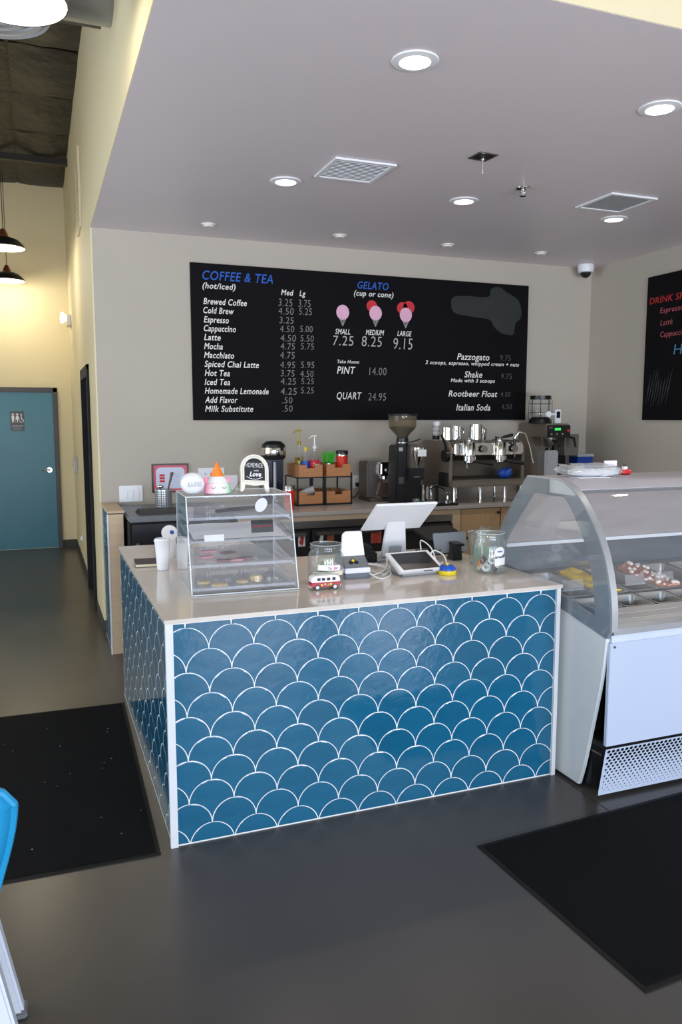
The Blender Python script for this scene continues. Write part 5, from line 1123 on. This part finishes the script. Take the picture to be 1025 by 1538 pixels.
for k, x in enumerate((0.0, GL-0.022)):
    MB().prism(wp, x, x+0.020, 'yz').build('side_panel', whitelam, gc, 0.002)
    x2 = 0.0 if k == 0 else GL-0.030
    sf = MB().ring(outer, inner, x2, x2+0.018, 'yz').build('side_frame', greyframe, gc)
    xg = (-0.006, -0.001) if k == 0 else (GL-0.011, GL-0.006)
    MB().prism(outer, xg[0], xg[1], 'yz').build('side_glass', caseg, sf)
    oo = outer[1:33]; off = [(y-0.009*(1-(i/31)**3), z+0.006*(i/31)) for i, (y, z) in enumerate(oo)]
    xr0, xr1 = (0.001, 0.034) if k == 0 else (GL-0.034, GL-0.001)
    b = MB(); n = len(oo); vs = []
    for xx in (xr0, xr1): vs += [(xx, y, z) for y, z in oo] + [(xx, y, z) for y, z in off]
    fs = []
    for i in range(n-1): fs += [(i, i+1, n+i+1, n+i), (2*n+i, 3*n+i, 3*n+i+1, 2*n+i+1), (n+i, n+i+1, 3*n+i+1, 3*n+i), (i, 2*n+i, 2*n+i+1, i+1)]
    b.add(vs, fs).build('curved_trim', silver, gc)
# front glass follows the frame curve
gp = cat2([(2.748, .93), (2.765, 1.02), (2.795, 1.117), (2.832, 1.19), (2.875, 1.256), (2.935, 1.325), (2.995, 1.381), (3.03, 1.402)], 4)
b = MB(); vs = [(0.034, y, z) for y, z in gp]+[(GL-0.034, y, z) for y, z in gp]; n = len(gp)
fg = b.add(vs, [(i, i+1, n+i+1, n+i) for i in range(n-1)]).build('front_glass', caseg, gc)
topg = mat('lilac_grey_canopy', (176, 174, 182), 0.35)
b = MB(); tp = [(3.03, 1.405), (3.087, 1.434), (3.139, 1.446), (3.404, 1.446), (3.404, 1.432), (3.139, 1.430), (3.09, 1.418), (3.035, 1.392)]
b.prism(tp, 0.019, GL-0.019, 'yz').build('canopy', topg, gc)
MB().prism([(3.022, 1.396), (3.034, 1.404), (3.038, 1.392), (3.026, 1.386)], 0.034, GL-0.034, 'yz').build('canopy_edge', midgrey, gc)
MB().prism([(3.36, 1.425), (3.375, 1.43), (3.66, 1.065), (3.645, 1.06)], 0.03, GL-0.03, 'yz').build('rear_door', frost, gc)
box(0.03, GL-0.03, 3.615, 3.66, 1.043, 1.062).build('rear_rail', white, gc, 0.003)
MB().prism([(3.66, 1.043), (3.675, 1.043), (3.64, 0.90), (3.62, 0.90)], 0.03, GL-0.03, 'yz').build('rear_liner', rearsteel, gc)
box(0.03, GL-0.03, 3.52, 3.62, 0.885, 0.905).build('rear_ledge', silver, gc, 0.003)
# well and rim
box(0.022, GL-0.022, 2.92, 3.70, 0.05, 0.72).build('insulated_body', blackmatte, gc)
MB().box(0.025, GL-0.025, 2.86, 3.66, 0.72, 0.74).build('well_floor', steel, gc)
box(0.025, GL-0.025, 3.66, 3.70, 0.74, 0.90).build('well_wall', steel, gc); box(0.023, 0.045, 2.86, 3.64, 0.74, 0.87).build('well_wall', steel, gc)
rimst = mat('satin_rim_steel', (190, 187, 184), 0.35, 0.2)
for k, (y0, z0, y1, z1, m) in enumerate(((2.912, .852, 2.862, .840, rimst), (2.858, .838, 2.815, .828, rimst), (2.811, .826, 2.785, .816, rimst))):
    MB().prism([(y0, z0), (y1, z1), (y1, z1-0.012), (y0, z0-0.012)], 0.019, GL-0.019, 'yz').build('front_rim', m, gc)
MB().prism([(2.785, .818), (2.752, .803), (2.752, .775), (2.785, .775)], 0.034, GL-0.034, 'yz').build('silver_nosing', silver, gc)
MB().prism([(2.752, .775), (2.745, .765), (2.745, .745), (2.765, .745), (2.765, .775)], 0.02, GL-0.02, 'yz').build('nosing_step', mat('pale_blue_enamel', (196, 206, 224), 0.3), gc)
enamel = mat('front_white_enamel', (184, 196, 218), 0.3, var=0.02, scale=2)
box(0.012, GL-0.012, 2.745, 2.765, 0.262, 0.744).build('front_panel', enamel, gc, 0.002)
MB().cyl(0.006, 2.741, 2.745, 10, (0.035, 0, 0.725), 'y').build('screw', steel, gc)
box(0.02, GL-0.02, 2.77, 2.92, 0.24, 0.262).build('base_shelf', blackmatte, gc)
# perforated grille, leaning back at its foot
def grille():
    b = MB(); px, pz = 0.0252, 0.0157; rows = 14; gh = 0.240
    cols = int((GL-0.02)/px); M = Matrix.Translation((0.003, 2.735, 0.255)) @ Matrix.Rotation(rad(10), 4, 'X')
    for r in range(rows):
        zc = -0.014-r*pz; sh = px/2*(r % 2); rr_ = 0.0098*(1-0.68*(r/(rows-1))**1.15)
        for c in range(cols+1):
            xc = px*(c+0.5)+sh+0.006; hx, hz = px/2, pz/2; n = 12; vs = []; 
            rz = min(rr_, hz*1.0-0.0004) if False else rr_*0.80
            for i in range(n): a = 2*PI*i/n; vs.append((xc+rr_*math.cos(a), 0, zc+rz*math.sin(a)))
            sq = []
            for i in range(n):
                a = 2*PI*i/n; ca, sa = math.cos(a), math.sin(a); k = min(hx/abs(ca) if abs(ca) > 1e-6 else 9, hz/abs(sa) if abs(sa) > 1e-6 else 9)
                sq.append((xc+ca*k, 0, zc+sa*k))
            for cx_, cz_ in ((1, 1), (-1, 1), (-1, -1), (1, -1)): sq.append((xc+hx*cx_, 0, zc+hz*cz_))
            vs += sq; fs = [(i, (i+1) % n, n+(i+1) % n, n+i) for i in range(n)]
            cn = {0: None}
            # corners: between outer samples 1-2 (first quadrant) etc.
            for q, (i, j) in enumerate(((1, 2), (4, 5), (7, 8), (10, 11))):
                best = 2*n+q
                # choose the pair that straddles the corner
                ang = [math.atan2(hz, hx), PI-math.atan2(hz, hx), PI+math.atan2(hz, hx), 2*PI-math.atan2(hz, hx)][q]
                i = int(ang/(2*PI/n)); fs.append((n+i, best, n+(i+1) % n))
            b.add(vs, fs)
        # filler at the shifted row ends
        if r % 2: b.add([(0.0, 0, zc-pz/2), (0.006+px/2, 0, zc-pz/2), (0.006+px/2, 0, zc+pz/2), (0.0, 0, zc+pz/2)], [(0, 1, 2, 3)])
        else: b.add([(0.0, 0, zc-pz/2), (0.006, 0, zc-pz/2), (0.006, 0, zc+pz/2), (0.0, 0, zc+pz/2)], [(0, 1, 2, 3)])
    z_ = -0.014-(rows-1)*pz-pz/2
    b.add([(0, 0, z_), (GL-0.02, 0, z_), (GL-0.02, 0, -gh), (0, 0, -gh)], [(0, 1, 2, 3)]); b.add([(0, 0, 0), (GL-0.02, 0, 0), (GL-0.02, 0, -0.014+pz/2), (0, 0, -0.014+pz/2)], [(0, 1, 2, 3)])
    b.xf(M)
    me = bpy.data.meshes.new('vent_grille'); me.from_pydata(b.v, [], b.f); me.materials.append(enamel)
    o = bpy.data.objects.new('vent_grille', me); COL.objects.link(o); o.parent = gc
    md = o.modifiers.new('thick', 'SOLIDIFY'); md.thickness = 0.0015
    return o
grille()
box(0.03, GL-0.03, 2.86, 2.90, 0.02, 0.24).build('radiator', black, gc)
MB().tube([(0.03, 2.80, 0.20), (0.03, 2.90, 0.20)], 0.006, 6).build('bracket', dsteel, gc)
for x in (0.06, GL-0.06):
    for y in (3.0, 3.6): MB().cyl(0.025, 0.0, 0.052, 14, (x, y, 0)).build('foot', black, gc)
# pans (sloping bed, back row long, front row short)
pansteel = mat('pan_stainless', (168, 164, 160), 0.3, 0.55, var=0.06)
def pan(u0, u1, y0, y1, z0, z1, depth, label, fill=None, bits=None, level=0.45, cat='gelato pan'):
    t = thing('gelato_pan', label, cat, (GX0+u0, y0, z0), 0, 'steel pans in the gelato case')
    t.rotation_euler = (math.atan2(z1-z0, y1-y0), 0, 0)
    w_, l_ = u1-u0, math.hypot(y1-y0, z1-z0); r = 0.012
    def rr(ins, z, rad_=0.02, n=5):
        P = []
        for sx, sy, a0 in ((1, 1, 0), (-1, 1, 90), (-1, -1, 180), (1, -1, 270)):
            cx_ = w_/2+sx*(w_/2-ins-rad_); cy_ = l_/2+sy*(l_/2-ins-rad_)
            for i in range(n): a = rad(a0+90*i/(n-1)); P.append((cx_+rad_*math.cos(a), cy_+rad_*math.sin(a), z))
        return P
    loops = [rr(0.002, 0, 0.012), rr(0.011, 0.001, 0.022), rr(0.014, -0.004, 0.022), rr(0.020, -depth, 0.022)]
    b = MB(); vs = sum(loops, []); n = len(loops[0]); fs = []
    for k in range(len(loops)-1):
        for i in range(n): j = (i+1) % n; fs.append((k*n+i, k*n+j, (k+1)*n+j, (k+1)*n+i))
    fs.append(tuple(range((len(loops)-1)*n, len(loops)*n)))
    b.add(vs, fs).build('pan', pansteel, t)
    if fill:
        zt = -depth*(1-level); nx, ny = 14, 26; vs = []; fs = []
        ins = 0.019
        for i in range(nx+1):
            for j in range(ny+1):
                u = ins+(w_-2*ins)*i/nx; v = ins+(l_-2*ins)*j/ny; ed = min(i, nx-i, j, ny-j)
                h = zt+(0.010*noise.noise(Vector((u*22, v*16, u0*9)))+0.006*noise.noise(Vector((u*60, v*50, 2))))+(0.028*math.sin(PI*i/nx)**0.6*(0.35+0.65*j/ny))*(level > 0.6)
                if ed == 0: h = -depth+0.002
                vs.append((u, v, h))
        for i in range(nx):
            for j in range(ny): k = i*(ny+1)+j; fs.append((k, k+ny+1, k+ny+2, k+1))
        g_ = MB().add(vs, fs).build('gelato', fill, t)
        if bits:
            rg = random.Random(int(u0*1000)); bb_ = MB()
            for q in range(bits[1]):
                i = rg.randint(1, nx-1); j = rg.randint(1, ny-1); p = vs[i*(ny+1)+j]; s = rg.uniform(0.004, 0.010)*(1.35 if bits[1] > 20 else 1)
                bb_.sph(s, (p[0], p[1], p[2]+s*0.4), 8, 6, (1, 1, 0.8))
            bb_.build('topping', bits[0], t)
    return t
mango = mat('mango_gelato', (244, 196, 30), 0.35, var=0.1, scale=20, bump=0.5, bscale=40)
pinkg = mat('rose_gelato', (206, 140, 118), 0.5, var=0.3, scale=45, bump=0.8, bscale=60)
marsh = mat('marshmallow', (240, 230, 220), 0.6); amber = mat('amber_scraps', (170, 120, 50), 0.4, var=0.3, scale=30); mint = mat('mint_scraps', (90, 200, 170), 0.5)
P0, PW = 0.045, 0.193
DEF = ['long steel pan beside the case side glass, left of the mango', 'steel pan heaped with bright yellow mango gelato', 'empty steel pan between the mango and the marshmallow gelato', 'steel pan of pinkish gelato topped with marshmallows',
       'empty steel pan right of the marshmallow gelato', 'steel pan with white scraps, second right of the marshmallow gelato', 'steel pan, third right of the marshmallow gelato', 'steel pan, fourth right of the marshmallow gelato', 'last steel pan of the long row']
for k in range(8):
    f = {1: mango, 3: pinkg}.get(k)
    pan(P0+k*PW, P0+(k+1)*PW-0.004, 3.10, 3.50, 0.872, 0.915, 0.075, DEF[k], f, (marsh, 42) if k == 3 else ((amber, 8) if k == 1 else None), 0.95 if f else 0.3)
SD = ['with amber scraps, leftmost', 'second from the left, empty', 'with amber nuts, third from the left', 'with mint green scraps, fourth from the left', 'fifth from the left', 'sixth from the left', 'seventh from the left', 'last at right']
for k in range(8):
    pan(P0+k*PW, P0+(k+1)*PW-0.004, 2.915, 3.085, 0.852, 0.868, 0.07, 'short front-row gelato pan '+SD[k], {0: amber, 2: amber, 3: mint}.get(k), None, 0.18)
for k in range(8):
    if k in (0, 2, 3, 4, 5):
        t = thing('flavour_tag', 'clear acrylic flavour tag standing in the '+['side glass pan', '', 'empty pan right of mango', 'marshmallow pan', 'pan right of marshmallow', 'white scraps pan'][k], 'tag', (GX0+P0+k*PW+0.095, 3.175, 0.884), 0, 'clear flavour tags')
        MB().box(-0.062, 0.062, -0.0015, 0.0015, 0.0, 0.055).xf(Matrix.Rotation(rad(-18), 4, 'X')).build('tag_sheet', glass('tag_acrylic', haze=0.13), t)
        MB().box(-0.065, 0.065, 0, 0.03, 0, 0.002).build('tag_foot', tr_, t)
# clear scoop bucket at left pan
t = thing('clear_bowl', 'crumpled clear plastic bowl in the leftmost gelato pan', 'bowl', (GX0+P0+0.095, 3.36, 0.845))
b = MB().lathe([(0.0001, 0.0), (0.045, 0.0), (0.07, 0.07), (0.072, 0.072)], 28); b.v = [(x*(1+0.08*noise.noise(Vector((x*40, y*40, z*20)))), y*(1+0.08*noise.noise(Vector((x*40, y*40, z*20)))), z) for x, y, z in b.v]; b.build('bowl', tr_, t)

# on top of the gelato case
t = thing('cup_bag', 'clear plastic bag of white napkins lying on the gelato case', 'bag', (2.60, 3.26, 1.447), rad(-3))
def blob(w_, d_, h_, seed, m, name, parent, loc=(0, 0, 0), amp=0.18):
    b = MB().sph(1.0, (0, 0, 0), 32, 18); vs = []
    for x, y, z in b.v:
        k = 1+amp*noise.noise(Vector((x*2.3+seed, y*2.3, z*2.3)))
        sx = math.copysign(abs(x)**0.6, x); sy = math.copysign(abs(y)**0.6, y); vs.append((loc[0]+sx*w_*k, loc[1]+sy*d_*k, loc[2]+max(0.0, (math.copysign(abs(z)**0.7, z)*0.5+0.5)*h_*k)))
    b.v = vs; return b.build(name, m, parent)
blob(0.13, 0.06, 0.038, 3, paper, 'napkin_bundle', t, (0.01, -0.02, 0.001)); blob(0.15, 0.10, 0.060, 8, glass('bag_film', tint=(246, 248, 250), haze=0.28, hazecol=(214, 218, 222)), 'bag_film', t, amp=0.3)
box(-0.13, 0.05, -0.11, -0.02, 0.0, 0.003).build('paper_sheet', paper, t)
t = thing('counter_card', 'small white printed card standing on the gelato case', 'card', (2.80, 3.34, 1.447), rad(-4)); box(-0.038, 0.038, -0.004, 0.004, 0, 0.072).build('card', paper, t, 0.001)
b = MB()
for i in range(4): b.box(-0.025, 0.022-0.004*(i % 2), -0.0046, -0.004, 0.052-i*0.010, 0.0535-i*0.010)
b.build('text_lines', lightgrey, t)
t = thing('red_trinket', 'small red trinket with white tag beside the white card', 'trinket', (2.86, 3.30, 1.447))
blob(0.034, 0.026, 0.026, 5, mat('ruby_plastic', (206, 44, 52), 0.25), 'base', t); box(-0.012, 0.012, -0.008, 0.008, 0.024, 0.042).build('tag', paper, t)
MB().cyl(0.006, 0.042, 0.056, 10).build('cap', black, t)

# ================================================================ FLOOR MATS
def floormat(cx, cy, w_, d_, rz, label):
    t = thing('floor_mat', label, 'mat', (cx, cy, 0.0005), rz)
    box(-w_/2+.02, w_/2-.02, -d_/2+.02, d_/2-.02, 0, 0.007).build('pile', matrub, t)
    MB().ring([(-w_/2, -d_/2), (w_/2, -d_/2), (w_/2, d_/2), (-w_/2, d_/2)], [(-w_/2+.02, -d_/2+.02), (w_/2-.02, -d_/2+.02), (w_/2-.02, d_/2-.02), (-w_/2+.02, d_/2-.02)], 0, 0.004, 'xy').build('border', matedge, t)
    return t
floormat(-0.20, 3.94, 1.22, 1.80, rad(-1.2), 'black floor mat lying left of the teal counter')
floormat(2.56, 2.225, 1.86, 0.905, rad(3.2), 'black floor mat lying in front of the gelato case')
# scraps of lint on the left mat
lint = MB(); rg = random.Random(4)
for i in range(22):
    x, y = rg.uniform(-0.5, 0.36), rg.uniform(3.1, 4.7); s = rg.uniform(0.0012, 0.0028); lint.box(x-s, x+s*1.5, y-s, y+s, 0.0078, 0.0088)
o = tag(lint.build('lint_specks', lightgrey), 'pale lint specks scattered over the left black mat', 'lint'); o['kind'] = 'stuff'

# ================================================================ CHAIR at the left edge
bluech = mat('aqua_blue_shell', (34, 140, 190), 0.3, var=0.05)
cc = thing('shell_chair', 'aqua blue plastic shell chair with white legs at the left frame edge', 'chair', (-0.330, 2.22, 0))
b = MB(); nx, nz = 14, 12; vs = []; fs = []
for j in range(nz+1):
    s = j/nz; z = 0.44+0.425*s; hwid = 0.165+0.068*math.sin(min(1, s/0.82)*PI/2)**1.5-0.085*(max(0, s-0.82)/0.18)**2
    for i in range(nx+1):
        u = -1+2*i/nx; vs.append((u*hwid, -0.16-0.07*s+0.07*u*u, z+0.0*u-0.03*(u*u)*(s > 0.8)))
for j in range(nz):
    for i in range(nx): k = j*(nx+1)+i; fs.append((k, k+1, k+nx+2, k+nx+1))
o = b.add(vs, fs).build('backrest', bluech, cc); m_ = o.modifiers.new('thick', 'SOLIDIFY'); m_.thickness = 0.012; m_.offset = 0
edgep = [vs[j*(nx+1)+nx] for j in range(nz+1)]+[vs[nz*(nx+1)+i] for i in range(nx, -1, -1)]+[vs[j*(nx+1)] for j in range(nz, -1, -1)]
MB().tube(edgep, 0.012, 8).build('rim', bluech, cc)
b = MB(); vs = []; fs = []
for j in range(9):
    for i in range(13):
        u = -1+2*i/12; v = -0.16+0.42*j/8; vs.append((u*(0.165-0.02*j/8), v, 0.44-0.03*math.cos(u*PI/2)*math.sin(PI*min(1, j/7))))
for j in range(8):
    for i in range(12): k = j*13+i; fs.append((k, k+1, k+14, k+13))
o = b.add(vs, fs).build('seat', bluech, cc); m_ = o.modifiers.new('thick', 'SOLIDIFY'); m_.thickness = 0.012; m_.offset = 0
legm = mat('bluish_white_leg', (206, 212, 226), 0.4)
for sx in (-1, 1):
    for sy in (-1, 1):
        top_ = Vector((sx*0.11, 0.04+sy*0.08, 0.425)); bot = Vector((sx*0.200, 0.02+sy*0.08, 0.0))
        lg = MB(); a = 0.030
        for P_, q in ((bot, a*0.85), (top_, a)): lg.v += [(P_.x-q, P_.y-q, P_.z), (P_.x+q, P_.y-q, P_.z), (P_.x+q, P_.y+q, P_.z), (P_.x-q, P_.y+q, P_.z)]
        lg.f += [(0,3,2,1),(4,5,6,7),(0,1,5,4),(1,2,6,5),(2,3,7,6),(3,0,4,7)]
        lo = lg.build('leg', legm, cc, 0.008)
        box(bot.x-0.03, bot.x+0.03, bot.y-0.03, bot.y+0.03, 0.0, 0.02).build('foot_cap', midgrey, lo, 0.004)
